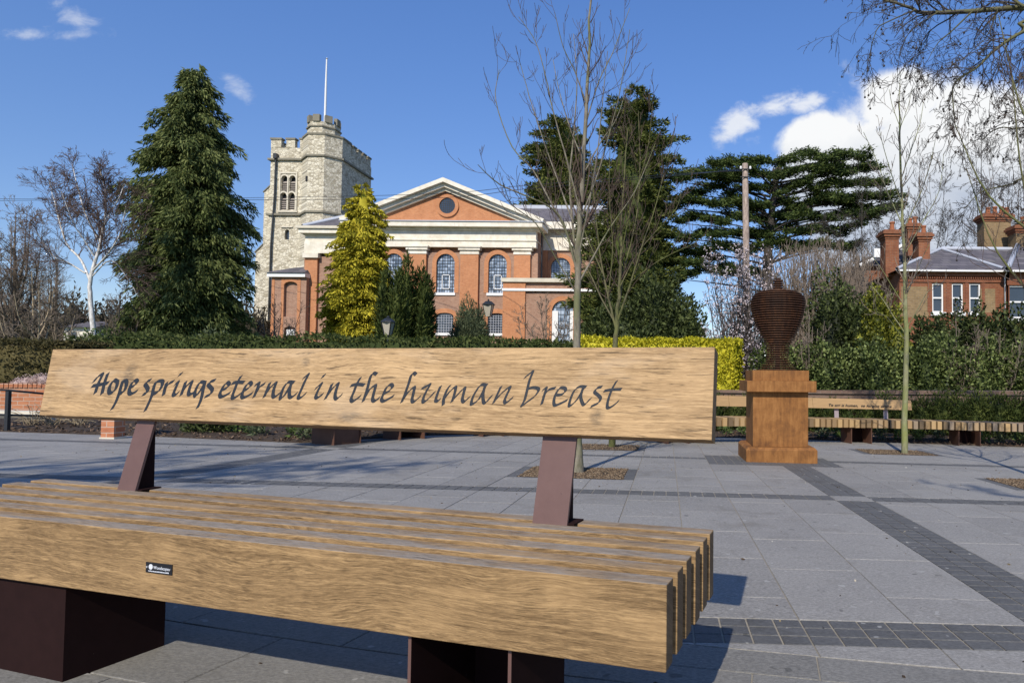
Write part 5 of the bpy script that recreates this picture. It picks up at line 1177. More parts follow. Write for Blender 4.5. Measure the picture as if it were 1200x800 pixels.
# cedar: trunk with level plates of foliage
Yd = 46.; kd = Yd / F
ced = thing('cedar_tree', 'wide cedar of Lebanon with flat layered branches beside the telegraph pole', 'tree', (P(905, 430, Yd)[0], Yd, -.4))
CB = Bare(21); CB.rmin = .01; CB.limb([P(905, 445, Yd), P(903, 380, Yd), P(900, 300, Yd), P(905, 240, Yd), P(915, 195, Yd)], .55, .12, 9)
b = MB(); tiers = [(955, 184, 925, 1012, 6), (870, 190, 835, 920, 7), (820, 205, 795, 870, 6), (985, 200, 950, 1022, 5), (910, 204, 840, 985, 8), (1005, 216, 960, 1030, 5), (870, 222, 808, 960, 8), (1010, 232, 950, 1046, 5), (835, 238, 788, 900, 7), (920, 238, 870, 990, 6), (1030, 246, 990, 1052, 4), (850, 256, 795, 930, 8), (965, 254, 900, 1025, 5), (830, 274, 782, 905, 8), (940, 270, 880, 1000, 5), (868, 290, 800, 945, 8), (815, 304, 780, 860, 6), (955, 288, 905, 1000, 5), (845, 318, 800, 900, 5)]
for i, (xc, yc, xa, xb, th_) in enumerate(tiers):
    nbr = int((xb - xa) / 6.5) + 4
    for j in range(nbr):
        x = xa + (xb - xa) * (j + .5 + .3 * rng.normal()) / nbr; e = abs(x - (xa + xb) / 2) / ((xb - xa) / 2 + 1)
        yy = yc + rng.normal() * th_ * .28 + 2.5 * math.sin(x * .13 + yc) + (4 * e * e if x < 903 else -2 * e); dY = rng.normal() * 2.4 * max(.2, 1 - e)
        o = P(x, yy, Yd + dY); sgn = 1 if x > 903 else -1; m_ = 300
        L_ = rng.uniform(.7, 1.3) * 1.3; s = rng.random(m_); w = rng.normal(size=m_) * .42 * (1 - .45 * s)
        az = rng.normal() * .6 + (0 if sgn > 0 else math.pi); ca, sa = math.cos(az), math.sin(az)
        C = np.stack([o[0] + ca * L_ * (s - .3) - sa * w, o[1] + sa * L_ * (s - .3) + ca * w, o[2] + .10 * rng.normal(size=m_) + .20 * s * rng.choice([-.5, 1.2])], 1)
        D = np.stack([ca + rng.normal(size=m_) * .8, sa + rng.normal(size=m_) * .8, .35 + rng.normal(size=m_) * .45], 1)
        b.arr(*leaves(C, D, rng.uniform(.16, .36, m_), rng.uniform(.05, .10, m_)))
        if j % 7 == 0: r0 = P(903, min(420, yy + 18), Yd); CB.limb([r0, (r0 + o) / 2 + [0, 0, .1], o - [0, 0, .1]], .10, .02, 5)
b.obj('crown', 'leaf_cedar', ced); CB.thick.obj('trunk', 'twig_dark', ced)

# ================================================================== BARE TREES IN THE SQUARE
Y1 = float(G(677, 553)[1])
t1 = Bare(31); t1.rmin = .0022
tw = dict(n=5.5, L=.55, up=.55, ang=.75, lev=2, zig=.10, sub=3.2)
base = G(677, 553); base[2] -= .03
t1.limb([base, P(677, 520, Y1), P(676, 440, Y1), P(677, 330, Y1), P(680, 250, Y1), P(686, 150, Y1), P(690, 50, Y1), P(693, -50, Y1)], .050, .007, 9, dict(tw, start=.42, L=.6))
t1.thick.tube([base, P(677, 535, Y1)], [.066, .05], 10)
L1 = [([(677, 330), (671, 264), (668, 209), (673, 150), (676, 95), (672, 40)], .35, .022), ([(676, 318), (660, 262), (640, 240), (593, 220), (574, 207), (560, 193)], -.5, .017),
      ([(674, 290), (655, 255), (625, 200), (600, 172), (581, 118), (585, 82)], .3, .015), ([(672, 262), (655, 215), (637, 165), (620, 112), (609, 72)], .5, .013), ([(680, 250), (665, 190), (648, 130), (640, 92), (628, 50), (608, 20)], -.2, .013),
      ([(680, 328), (697, 298), (714, 268), (745, 222), (768, 168)], .4, .016), ([(681, 255), (700, 205), (716, 150), (727, 105), (738, 35)], -.3, .013), ([(688, 140), (702, 95), (718, 62), (738, 10)], .2, .010), ([(688, 125), (674, 85), (660, 55), (650, 15)], -.3, .010),
      ([(678, 300), (690, 240), (700, 180), (706, 120), (712, 60)], -.45, .013), ([(676, 345), (650, 300), (628, 262), (600, 240), (590, 215)], -.7, .010), ([(684, 190), (668, 150), (655, 105), (648, 70)], .5, .010), ([(686, 200), (705, 165), (722, 140), (736, 100)], .5, .010)]
for l, dY, r0 in L1: t1.limb(pxs(l, Y1, dY), r0 * .68, .003, 6, tw)
t1.done('young_tree', 'tallest slender bare tree, directly behind the right end of the foreground backrest', base, 'bark_smooth', 'twig', 'young bare trees planted in the square')
Y2 = 8.75; base = np.array(G(717, 523.5)); base[2] -= .03; t2 = Bare(32); t2.rmin = .0034
t2.limb([base, P(718, 470, Y2), P(721, 405, Y2), P(723, 372, Y2), P(727, 320, Y2), P(729, 250, Y2), P(736, 150, Y2)], .05, .006, 8, dict(tw, start=.5, L=.6, n=5))
for l, dY, r0 in [([(722, 385), (711, 340), (702, 290), (696, 230), (690, 160)], .3, .024), ([(723, 378), (738, 335), (752, 290), (770, 235), (790, 155)], -.3, .024), ([(722, 380), (705, 350), (690, 318), (668, 285), (640, 262)], .5, .018),
                  ([(725, 360), (733, 310), (745, 260), (750, 200), (748, 130)], .6, .018), ([(727, 335), (745, 300), (765, 275), (792, 245), (800, 215)], .2, .014), ([(713, 345), (718, 290), (714, 230), (715, 165)], -.5, .014), ([(740, 330), (765, 310), (790, 296), (815, 285)], .2, .010), ([(706, 320), (685, 270), (672, 225), (664, 190)], .2, .012), ([(728, 300), (740, 240), (758, 180), (765, 120)], -.6, .012)]:
    t2.limb(pxs(l, Y2, dY), r0 * .75, .0036, 6, dict(tw, L=.6))
t2.done('young_tree', 'bare multi-stemmed young tree with olive bark, right of and behind the tallest one', base, 'bark_olive', 'twig', 'young bare trees planted in the square')
Y3 = float(G(1060, 531)[1]); base = np.array(G(1060, 531)); base[2] -= .03; t3 = Bare(33); t3.rmin = .0034
t3.limb([base, P(1060, 480, Y3), P(1062, 400, Y3), P(1060, 330, Y3), P(1057, 230, Y3), P(1054, 140, Y3), P(1055, 85, Y3)], .050, .004, 8, dict(tw, start=.40, L=.55, n=4.))
for l, dY, r0 in [([(1062, 392), (1048, 372), (1034, 350), (1022, 335)], .3, .012), ([(1062, 385), (1074, 365), (1085, 345), (1098, 330)], -.3, .011), ([(1061, 360), (1045, 335), (1035, 318), (1022, 300)], -.2, .010), ([(1060, 345), (1073, 322), (1082, 300), (1090, 285)], .3, .010), ([(1062, 400), (1050, 385), (1040, 372), (1027, 365)], -.4, .009),
                  ([(1057, 262), (1040, 225), (1028, 190), (1012, 155)], .3, .013), ([(1057, 240), (1045, 205), (1036, 175), (1030, 150)], -.4, .011), ([(1056, 210), (1068, 175), (1078, 145), (1082, 120)], .3, .011), ([(1058, 270), (1075, 235), (1088, 200), (1096, 165)], -.3, .012), ([(1059, 300), (1080, 262), (1100, 225), (1106, 180)], .4, .011), ([(1055, 150), (1046, 125), (1042, 105)], .1, .007), ([(1055, 150), (1064, 125), (1070, 100)], .1, .007)]:
    t3.limb(pxs(l, Y3, dY), r0 * .7, .0036, 6, dict(tw, L=.5, n=4.))
t3.done('young_tree', 'thin bare young tree with greenish trunk standing right of the urn', base, 'bark_green', 'twig_grey', 'young bare trees planted in the square')
t4 = Bare(34); t4.rmin = .0028; bx4, by4 = 3.80, 6.15; base = np.array([bx4, by4, gz(bx4, by4) - .03]); V3 = lambda x, y, z: np.array([x, y, z])
t4.limb([base, base + V3(0, 0, 1.2), base + V3(.02, 0, 2.4), base + V3(.05, 0, 3.8), base + V3(.05, 0, 5.2)], .05, .008, 8, dict(tw, start=.4))
for q, e in (((0, 0, 1.6), (-.75, .3, 3.2)), ((0, 0, 1.9), (-.55, -.2, 4.0)), ((0, 0, 2.3), (-.9, .2, 3.6)), ((0, 0, 1.7), (.7, -.2, 3.4)), ((0, 0, 2.2), (.6, .4, 4.2)), ((0, 0, 3.), (-.4, .3, 4.8))):
    q, e = base + V3(*q), base + V3(*e); t4.limb([q, (q + e) / 2 + V3((e[0] - q[0]) * .18, 0, -.1), e], .015, .004, 6, tw)
t4.done('young_tree', 'bare young tree at the far right edge, only its twigs reaching into view', base, 'bark_olive', 'twig', 'young bare trees planted in the square')

# plane tree overhanging at top right
pt = Bare(41); pt.rmin = .0028; tb = np.array([9.5, 7.0, gz(9.5, 7) - .1]); Yp = 7.6
fork = np.array([8.6, 7.2, 4.3]); pt.limb([tb, tb + V3(-.2, 0, 2.), fork], .30, .2, 12)
dw = dict(n=8., L=.8, up=-.08, ang=.85, lev=3, droop=.17, zig=.20, sub=4.6, dec=.62)
for l, dY, r0, r1 in [([(1290, 40), (1240, 15), (1200, 9), (1140, 13), (1082, 15), (1064, 8), (1029, -2), (990, -12)], .4, .07, .012), ([(1290, 40), (1235, 28), (1200, 37), (1167, 58), (1145, 79), (1119, 97), (1117, 124), (1120, 150)], -.3, .045, .006),
                      ([(1140, 13), (1116, 36), (1100, 50), (1084, 76)], .3, .018, .004), ([(1072, 12), (1040, 26), (1027, 36), (1018, 70), (1015, 92)], .3, .014, .004), ([(1290, 60), (1240, 60), (1205, 85), (1180, 108), (1165, 130)], .6, .03, .005),
                      ([(1290, 100), (1240, 130), (1200, 150), (1170, 150), (1150, 165)], .5, .026, .005), ([(1290, 150), (1230, 200), (1190, 215), (1150, 225), (1130, 245)], .6, .026, .005), ([(1200, 8), (1170, -10), (1120, -18), (1060, -22)], .4, .03, .006), ([(1170, 10), (1160, 36), (1150, 50), (1128, 70)], .2, .014, .004), ([(1290, 210), (1230, 245), (1200, 262), (1176, 258)], .3, .02, .005), ([(1100, 14), (1075, 30), (1062, 44), (1052, 70)], .2, .012, .004)]:
    p_ = pxs(l, Yp, dY)
    if l[0][0] == 1290: p_ = [fork] + p_[1:]
    pt.limb(p_, r0 * .62, r1 * .7, 7, dw)
tpl = pt.done('plane_tree', 'overhanging bare plane tree branches with hanging seed balls at top right', tb, 'bark_plane', 'twig_dark')
b = MB(); tips = np.array(pt.tips); tips = tips[rng.permutation(len(tips))[:700]]
for q in tips: b.lathe([(.003, q[2] - .026), (.012, q[2] - .021), (.014, q[2] - .012), (.007, q[2] + .001)], q[0], q[1], 6)
tag(b.obj('seed_balls', 'twig_dark', tpl), kind='stuff')
# tree standing behind the viewer whose bare crown shades the paving
st = Bare(51); st.rmin = .012; tb = np.array([-8.6, -3.2, .2]); st.limb([tb, tb + V3(.1, .1, 2.5), tb + V3(.6, .3, 4.6)], .24, .15, 10)
for e in ((-5.4, -2.6, 6.2), (-4.9, -1.7, 6.6), (-4.2, -2.3, 7.3), (-6.2, -1.5, 7.6), (-5.7, -3.0, 7.4)):
    q = tb + V3(.5, .25, 4.2); e = V3(*e); st.limb([q, (q + e) / 2 + V3(0, 0, .25), e], .07, .03, 6, dict(n=5., L=1.05, up=.05, ang=.85, lev=3, zig=.18, sub=4., dec=.6, start=.35))
st.done('shade_tree', 'bare tree behind the camera at left whose branches shade the paving', tb, 'bark_brown', 'twig')
st = Bare(52); st.rmin = .012; tb = np.array([6.4, -3.6, -.2]); st.limb([tb, tb + V3(-.1, .2, 2.4), tb + V3(-.5, .4, 4.2)], .22, .13, 10)
for e in ((2.2, -2.4, 5.2), (1.6, -2.9, 5.8), (2.9, -1.9, 6.2), (3.3, -2.6, 5.6), (1.2, -2.3, 6.4)):
    q = tb + V3(-.4, .35, 3.9); e = V3(*e); st.limb([q, (q + e) / 2 + V3(0, 0, .25), e], .065, .03, 6, dict(n=5., L=.9, up=.05, ang=.85, lev=3, zig=.18, sub=4., dec=.6, start=.4))
st.done('shade_tree', 'second bare tree behind the camera, shading the paving at right', tb, 'bark_brown', 'twig')

# ================================================================== BARE TREES BEHIND
Yb_ = 30.; bt = Bare(61); bt.rmin = .007; wt = dict(n=5.5, L=1.6, up=.22, ang=.7, lev=3, droop=.12, zig=.13, sub=5.5, dec=.62, start=.2)
base = np.array(P(110, 432, Yb_)); base[2] = -.3
bt.limb([base, P(109, 395, Yb_), P(106, 350, Yb_), P(107, 322, Yb_), P(119, 280, Yb_), P(124, 235, Yb_), P(116, 195, Yb_)], .125, .025, 8, dict(wt, start=.55))
for l, dY, r0 in [([(106, 330), (95, 305), (78, 285), (66, 245), (58, 212)], .8, .10), ([(108, 318), (124, 300), (136, 330), (146, 345)][:2] + [(140, 275), (148, 240)], -.8, .08), ([(118, 285), (100, 250), (90, 215), (84, 190)], 1., .07), ([(100, 320), (80, 308), (62, 300), (42, 270)], -.6, .07), ([(120, 265), (138, 235), (146, 215)], .5, .05), ([(107, 325), (130, 305), (152, 330), (160, 345)], .5, .05), ([(110, 300), (98, 280), (86, 262), (72, 225)], -1., .05)]:
    bt.limb(pxs(l, Yb_, dY), r0 * .62, .012, 6, wt)
bt.done('birch_tree', 'bare white-trunked birch with fine purplish twigs left of the tall cypress', base, 'bark_birch', 'twig_purple')
def wild(name, label, x, ytop, Y, seed, bark='twig_grey', twig='twig_grey', spread=26, nl=9, r=.14, rm=.0075, n=4.2, L=1.5, group=None, lev=3, cat='tree', lean=0, up=.3):
    t = Bare(seed); t.rmin = rm; base = np.array(P(x, 430, Y)); base[2] = T(base[0], min(Y, 12)) - .1; top = P(x + lean, ytop, Y); H = top[2] - base[2]
    t.limb([base, base + (top - base) * .35 + t.r.normal(size=3) * [.1, .1, 0], base + (top - base) * .7, top], r, rm * 1.5, 7, dict(n=n, L=L, up=up, ang=.75, lev=lev, zig=.14, sub=4.2, start=.35))
    for i in range(nl):
        a = t.r.uniform(0, 2 * math.pi); s = spread * Y / F * t.r.uniform(.6, 1.1); z0 = t.r.uniform(.06, .5); q = base + (top - base) * z0; e = base + (top - base) * t.r.uniform(z0 + .25, 1.0) + V3(math.cos(a) * s, math.sin(a) * s, 0)
        t.limb([q, (q + e) / 2 + V3(math.cos(a) * s * .2, math.sin(a) * s * .2, -.05 * H), e], r * .5, rm * 1.3, 5, dict(n=n, L=L, up=up * .7, ang=.85, lev=lev, zig=.16, sub=4.6))
    return t.done(name, label, base, bark, twig, group, cat)
gb_ = 'bare trees behind the left hedge'
wild('bare_tree', 'bare brown tree at the far left edge above the brown hedge', 18, 246, 38., 71, spread=30, nl=10, r=.18, group=gb_)
wild('bare_tree', 'low bare tree with pale leaning stem between far left tree and birch', 45, 318, 30., 72, 'twig_straw', 'twig_grey', spread=40, nl=9, r=.10, n=2.6, L=1.1, lean=-8, group=gb_)
wild('bare_tree', 'small bare tree partly hidden left of the birch', 66, 285, 42., 73, spread=26, nl=8, r=.12, group=gb_, lev=2, n=5)
wild('bare_tree', 'twiggy bare shrub-like tree between the birch and the cypress', 140, 345, 33., 74, 'twig_grey', 'twig_grey', spread=26, nl=7, r=.07, L=.9, group=gb_, lev=2, n=5)
wild('bare_tree', 'low bare orchard tree at the foot of the church tower', 322, 350, 40., 75, 'twig_grey', 'twig_grey', spread=36, nl=9, r=.08, L=.9, lev=2, n=5, group=gb_)
wild('bare_shrub', 'bare twisted wall shrub in front of the low church vestry', 640, 345, 50., 76, 'twig_grey', 'twig_grey', spread=42, nl=9, r=.07, L=1., lev=2, n=3, cat='shrub', rm=.016)
gr_ = 'bare trees behind the house'
wild('bare_tree', 'tall bare tree in front of the house chimneys right of the cedar', 1010, 205, 42., 77, 'twig_dark', 'twig_dark', spread=34, nl=5, r=.07, rm=.0085, n=2.2, L=2.1, group=gr_, up=.3)
wild('bare_tree', 'bare tree rising between the two left chimneys of the house', 1078, 175, 40., 78, 'twig_dark', 'twig_dark', spread=40, nl=5, r=.07, rm=.0085, n=2.2, L=2.1, group=gr_, up=.3)
wild('bare_tree', 'bare tree behind the big chimney stack at right', 1150, 150, 44., 79, 'twig_dark', 'twig_dark', spread=48, nl=5, r=.07, rm=.0085, n=2.2, L=2.1, group=gr_, up=.3)
wild('bare_tree', 'bare tree at the right frame edge behind the house wing', 1200, 150, 47., 80, 'twig_dark', 'twig_dark', spread=46, nl=9, r=.06, rm=.006, n=2.8, L=2.1, group=gr_, up=.3)
wild('bare_tree', 'bare tree left of the house gable, behind the brown thicket', 985, 262, 40., 90, 'twig_dark', 'twig_dark', spread=34, nl=8, r=.06, rm=.0085, n=2.8, L=2.1, group=gr_, up=.3)
# brown coppiced thicket right of the urn
th_ = Bare(81); th_.rmin = .0062; Yk = 19.5
for i in range(330):
    x = rng.uniform(912, 1004); yy = 430 - 10 * rng.random(); q = P(x, yy, Yk + rng.uniform(-1.2, 1.5)); q[2] = -.4; tp = P(957 + (x - 957) * 1.35 + rng.normal() * 8, 285 + 70 * rng.random() ** 1.5 + abs(x - 957) * .4, q[1])
    th_.limb([q, (q + tp) / 2 + rng.normal(size=3) * .16, tp], .016, .007, 3, dict(n=2.4, L=.75, up=.45, ang=.5, lev=2, zig=.14, sub=2.6), thick=False)
th_.thick.tube([P(957, 432, Yk), P(957, 420, Yk)], .05, 5)
th_.done('bare_thicket', 'dense brown leafless thicket of upright stems right of the urn', P(957, 430, Yk), 'bark_brown', 'twig_grey', cat='shrub')
# magnolia in blossom
Ym = 17.; mg = Bare(82); mg.rmin = .005; base = np.array(P(868, 432, Ym)); base[2] = -.4
for i in range(80):
    tp = P(rng.uniform(826, 908), 286 + 130 * rng.random(), Ym + rng.uniform(-.8, .8)); q = base + rng.normal(size=3) * [.12, .12, 0]
    mg.limb([q, q + (tp - q) * .5 + rng.normal(size=3) * [.15, .15, .05], tp], .022, .006, 5, dict(n=5., L=.6, up=.3, ang=.8, lev=2, zig=.18, sub=3.4), thick=i < 6)
mgt = mg.done('magnolia_tree', 'pink and white blossoming magnolia beside the pole, left of the urn', base, 'bark_brown', 'twig_dark')
tp = np.array(mg.tips); tp = tp[rng.permutation(len(tp))[:5200]]; C = np.repeat(tp, 3, 0) + rng.normal(size=(len(tp) * 3, 3)) * .010; b = MB(); D = rng.normal(size=C.shape) + [0, 0, .5]; b.arr(*leaves(C, D, .046, .034)); tag(b.obj('blossom', 'blossom', mgt), kind='stuff')

# ================================================================== HEDGES AND SHRUBS
X_ = lambda x, Y: P(x, 430, Y)[0]
hedge('dark_hedge', 'long low dark green hedge in front of the church and conifers', 'leaf_hedge', [(X_(76, 15.2), 15.2), (X_(300, 15.2), 15.2), (X_(520, 15.2), 15.2), (X_(672, 15.2), 15.2)], 1.0, -.4, P(400, 396.5, 15.2)[2], .10, .045, 330, 5, .06)
hedge('brown_hedge', 'brownish clipped hedge at far left above the brick wall', 'leaf_brownhedge', [(X_(-60, 13.6), 13.6), (X_(20, 13.6), 13.6), (X_(84, 13.6), 13.6)], 1.0, -.2, P(30, 399, 13.6)[2], .09, .035, 620, 6, .07)
hedge('golden_hedge', 'bright golden yellow privet hedge ending beside the magnolia', 'leaf_privet', [(X_(675, 14.6), 14.6), (X_(780, 14.4), 14.4), (X_(862, 14.0), 14.0)], 1.1, -.4, P(800, 398, 14.4)[2], .075, .045, 900, 7, .05)
yw = [(X_(835, 12.2), 12.2), (X_(930, 12.6), 12.6), (X_(1040, 12.6), 12.6), (X_(1130, 12.3), 12.3), (X_(1215, 11.9), 11.9)]
for i in range(18):
    x = 838 + i * 22; Yx = float(np.interp(x, [835, 930, 1040, 1130, 1215], [12.2, 12.6, 12.6, 12.3, 11.9])); c = P(x, 430, Yx); zt_ = P(x, 466 + (i * 37 % 9) - (7 if x > 1080 else -1), Yx)[2]; zb = gz(c[0], 11.9)
    shrub('yew_plant', 'young dark yew plant behind the long bench, ' + ('%s from the left' % ('first second third fourth fifth sixth seventh eighth ninth tenth eleventh twelfth thirteenth fourteenth fifteenth sixteenth seventeenth eighteenth'.split()[i])), 'leaf_yew', [((c[0], Yx, (zt_ + zb) / 2), (.24, .22, (zt_ - zb) / 2 + .03))], .085, .02, 1500, cat='shrub', seed=200 + i, group='young yews along the wall', stem=False, lob=.35, dirup=.9, core=.6)
# mossy wall behind the yews
wl = thing('garden_wall', 'low mossy brown brick wall between the young yews and the ivy', 'wall', (4.5, 13.3, -.5))
A_, B_ = np.array([X_(836, 13.2), 13.2]), np.array([X_(1230, 13.2), 13.2])
def wallseg(name, m, a, b_, th, z0, z1a, z1b, parent):
    d = nd(np.array([b_[0] - a[0], b_[1] - a[1]])); nn = np.array([-d[1], d[0]]) * th; q = [a, b_, b_ + nn, a + nn]
    bb2 = MB(); bb2.add([(*q[0], z0), (*q[1], z0), (*q[2], z0), (*q[3], z0), (*q[0], z1a), (*q[1], z1b), (*q[2], z1b), (*q[3], z1a)], [(0, 3, 2, 1), (4, 5, 6, 7), (0, 1, 5, 4), (1, 2, 6, 5), (2, 3, 7, 6), (3, 0, 4, 7)]); return bb2.obj(name, m, parent)
wallseg('brickwork', 'brick_mossy', A_, B_, .24, -.6, P(836, 460, 13.2)[2], P(1230, 461, 13.2)[2], wl)
wallseg('coping', 'brick_mossy', A_ - [.02, .04], B_ - [0, .04], .32, P(836, 460, 13.2)[2] + .001, P(836, 457, 13.2)[2], P(1230, 458, 13.2)[2] + .001, wl)
b = MB(); r = np.random.default_rng(5)
iv = thing('ivy_bank', 'bank of glossy dark ivy spilling over the garden wall right of the urn', 'ivy', (5., 14.6, -.4))
for i in range(17):
    x = 905 + i * 20; Yx = 14.2 + (i % 3) * .2; zt_ = P(x, 402 + (i * 29 % 17), Yx)[2]; c = P(x, 430, Yx); blobs(b, (c[0], Yx, (zt_ - .4) / 2 + .1), (.46, .5, (zt_ + .4) / 2), 3600, .07, .055, 300 + i, core=.6, lob=.22, dirup=.2)
b.obj('foliage', 'leaf_ivy', iv)
for i, (nm, lb, m, cs) in enumerate([
    ('laurel_shrub', 'tall dark laurel right of the brown thicket', 'leaf_laurel', [(978, 375, 28, 48, 17.), (1005, 395, 22, 40, 16.6)]),
    ('holly_shrub', 'yellow-variegated holly bush left of the greenish trunk', 'leaf_variegated', [(1027, 372, 20, 42, 16.6), (1015, 395, 18, 32, 16.3), (1045, 392, 16, 34, 16.4)]),
    ('laurel_shrub', 'dark evergreen bush below the three sash windows', 'leaf_laurel', [(1090, 404, 30, 34, 16.8), (1130, 402, 26, 40, 17.2)]),
    ('laurel_shrub', 'large dark evergreen shrub at the right edge under the downpipe', 'leaf_laurel', [(1160, 402, 28, 40, 16.6), (1192, 406, 24, 34, 16.2), (1225, 402, 25, 45, 16.4)])]):
    prt = []
    for x, y, rx, ry, Y in cs: c = P(x, y, Y); k = Y / F; zt_ = c[2] + ry * k; prt.append(((c[0], Y, (zt_ - .4) / 2), (rx * k * 1.05, .8, (zt_ + .4) / 2)))
    shrub(nm, lb, m, prt, .10, .06, 520, seed=400 + 10 * i, lob=.30)
for x, yt, sd_, lb in ((948, 372, 91, 'brown leafless shrub poking out of the ivy just right of the urn'), (1120, 372, 92, 'brown twiggy shrub in the evergreens below the sash windows'), (1172, 385, 93, 'bare twiggy shrub against the evergreen at the right edge')):
    wild('bare_shrub', lb, x, yt, 14.2, sd_, 'twig_grey', 'twig_grey', spread=24, nl=8, r=.018, rm=.004, n=5, L=.5, lev=2, cat='shrub', group='leafless shrubs among the ivy')
# undergrowth and dim wood behind the left hedge
fw = MB()
for i in range(30):
    x = -40 + i * 12; Yx = 60 + (i * 7 % 5) * 2; zt_ = P(x, 348 + (i * 31 % 22), Yx)[2]; c = P(x, 430, Yx); blobs(fw, (c[0], Yx, zt_ / 2 - .3), (1.6, 1.4, zt_ / 2 + .3), 700, .5, .16, 500 + i, core=.7, lob=.35, dirup=.6)
tag(fw.obj('distant_wood', 'far_wood'), 'low brownish distant woodland behind the birch and cypress', None, kind='stuff')
for i, (x, y, rx, Y, lb) in enumerate([(112, 392, 14, 24, 'small bright green bush at the foot of the birch'), (160, 394, 26, 25, 'loose olive bush in front of the cypress foot'), (250, 395, 30, 25, 'yellowish-green low bush right of the cypress foot'), (135, 393, 16, 24.5, 'dark green bush between the birch foot and the cypress')]):
    c = P(x, y, Y); shrub('garden_bush', lb, ('leaf_bed', 'leaf_hedge', 'leaf_shrub', 'leaf_hedge')[i], [((c[0], Y, c[2] / 2), (rx * Y / F, .8, c[2] / 2 + .15))], .14, .06, 260, seed=600 + i, lob=.3)

# ================================================================== LEFT SIDE: WALL, RAILING, PIER, LOW PLANTS
lw = thing('brick_wall', 'weathered orange brick wall with upright brick coping at far left', 'wall', (X_(-20, 12.), 12., -.3))
a, b_ = np.array([X_(-80, 12.), 12.]), np.array([X_(110, 12.6), 12.6])
zt_ = P(20, 455, 12.)[2]; wallseg('brickwork', 'brick_wall', a, b_, .23, -.4, zt_, zt_, lw)
d = b_ - a; n_ = int(np.linalg.norm(d) / .075); me = MB().box(-.031, .031, -.02, .25, 0, .085).mesh('coping_brick', 'brick_wall')
for i in range(n_):
    o = bpy.data.objects.new('coping_brick', me); q = a + d * (i + .5) / n_; o.location = (q[0] - X_(-20, 12.), q[1] - 12., zt_ + .3 + .002 + rng.uniform(-.003, .003)); o.rotation_euler = (0, 0, math.atan2(d[1], d[0])); link(o, lw)
pk = P(38, 445, 12.35); shrub('heather', 'pale pink flowering heather on top of the far left brick wall', 'heather', [((P(x, 446, 12.5)[0], 12.5, P(x, 446 + dy, 12.5)[2]), (.18, .15, .13)) for x, dy in ((24, 4), (34, 2), (44, 1), (54, 0), (66, 1), (80, 1))], .025, .014, 1900, cat='plant', seed=700, stem=False)
ld = thing('ramp_kerb', 'pale concrete ramp kerb running below the brick wall', 'kerb', (X_(-20, 10.4), 10.4, -.3))
wallseg('kerb', 'ashlar', np.array([X_(-80, 10.6), 10.6]), np.array([X_(60, 10.2), 10.2]), .25, -.4, P(0, 481, 10.5)[2], P(50, 482, 10.3)[2], ld)
wallseg('ramp_wall', 'dark_render', np.array([X_(-80, 10.57), 10.55]), np.array([X_(60, 10.17), 10.15]), .02, -.4, P(0, 486, 10.5)[2], P(50, 487, 10.3)[2], ld)
rl = thing('railing', 'black metal handrail on slim posts beside the ramp at far left', 'railing', (X_(8, 8.9), 8.9, gz(-9, 8.9)))
for x, y, Yr in ((8, 508, 8.75), (98, 505, 10.0), (-60, 508, 8.9)):
    g = P(x, y, Yr); tp = P(x, 458 if x > -10 and x < 50 else 466 if x > 50 else 456, Yr); b = MB(); b.box(g[0] - .022, g[0] + .022, Yr - .022, Yr + .022, gz(g[0], Yr) - .05, tp[2] - .002); b.obj('post', 'iron', rl)
for y0, y1 in ((457, 466), (486, 489)):
    b = MB(); b.tube([P(-60, y0 - 2, 8.9), P(8, y0, 8.75), P(50, (y0 + y1) / 2 - .5, 9.3), P(98, y1, 10.)], .016, 6); b.obj('rail', 'iron', rl)
g = G(125.5, 514); zt_ = P(125, 462, g[1])[2]
pr_ = thing('brick_pier', 'short square red brick pier standing at the edge of the paving, left', 'pier', (g[0], g[1] + .1, gz(g[0], g[1])))
w = .083; box('brick_shaft', 'brick_wall', g[0] - w, g[0] + w, g[1], g[1] + 2 * w, gz(g[0], g[1]) - .05, zt_, pr_); box('pier_cap', 'weathered_stone', g[0] - w - .02, g[0] + w + .02, g[1] - .02, g[1] + 2 * w + .02, zt_ + .001, zt_ + .04, pr_); box('footing', 'ashlar', g[0] - w - .01, g[0] + w + .015, g[1] - .012, g[1] + 2 * w + .01, gz(g[0], g[1]) - .05, gz(g[0], g[1]) + .02, pr_)
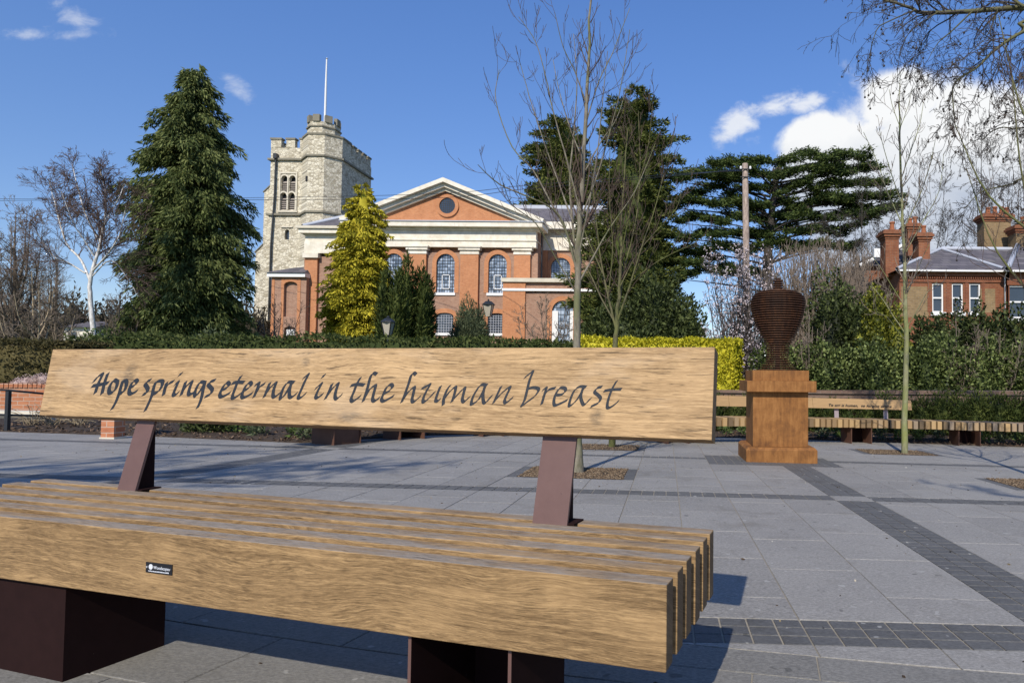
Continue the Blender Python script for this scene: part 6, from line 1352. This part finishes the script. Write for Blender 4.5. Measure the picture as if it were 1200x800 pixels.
# dead straw stems and small bed plants
for i, (x, lb) in enumerate([(38, 'clump of dry straw-coloured stems by the railing post'), (62, 'second clump of dry pale stems between railing and pier'), (92, 'dry arching stems just left of the brick pier')]):
    c = G(x, 503); c[2] = gz(c[0], c[1]) + .02; t = thing('dry_stems', lb, 'plant', tuple(c), 'dead stems in the left bed'); b = MB()
    for j in range(34):
        a = rng.uniform(0, math.pi * 2); l = rng.uniform(.2, .5); e = c + [math.cos(a) * l * .8, math.sin(a) * l * .4, l * rng.uniform(.25, .8)]; b.tube(spline([c + rng.normal(size=3) * [.05, .05, 0], (c + e) / 2 + [0, 0, .06], e], 2), .004, 3)
    b.obj('stems', 'twig_straw', t)
for i in range(26):
    x = [150, 175, 192, 208, 230, 262, 290, 335, 352, 372][i] if i < 10 else 850 + (i - 10) * 22
    e = G(x, 516) if i < 10 else None
    if i < 10: c = np.array([e[0], edgeY(e[0]) + rng.uniform(.15, .5), 0])
    else: X = (x - CX) / F * 11.7; c = np.array([X, edgeY(X) + rng.uniform(.1, .4), 0])
    c[2] = gz(c[0], min(12, c[1])) + .08; big = i in (1, 2, 3); rad = (.22, .2, .2) if big else (.09, .08, rng.uniform(.06, .12))
    b = MB(); blobs(b, c + [0, 0, rad[2] * .6], rad, 420 if big else 120, .09 if big else .07, .025, 800 + i, core=.35, lob=.3, dirup=1.0)
    pos_ = ['seen by the left backrest support', 'by the brick pier', 'dark, right of the brick pier', 'dark, under the letter H', 'first tuft of the mulch strip', 'second tuft of the mulch strip', 'third tuft of the mulch strip', 'yellowish tuft near the steel pedestal', 'bright tuft near the steel pedestal', 'tuft touching the steel pedestal'][i] if i < 10 else '%s tuft from the left under the long bench' % 'first second third fourth fifth sixth seventh eighth ninth tenth eleventh twelfth thirteenth fourteenth fifteenth sixteenth'.split()[i - 10]
    o = b.obj('bed_plant', 'leaf_laurel' if big else ('leaf_bed' if i % 3 else 'leaf_shrub')); tag(o, 'small green plant in the soil, ' + pos_, 'plant', 'small plants in the soil beds')
bpy.context.view_layer.update()
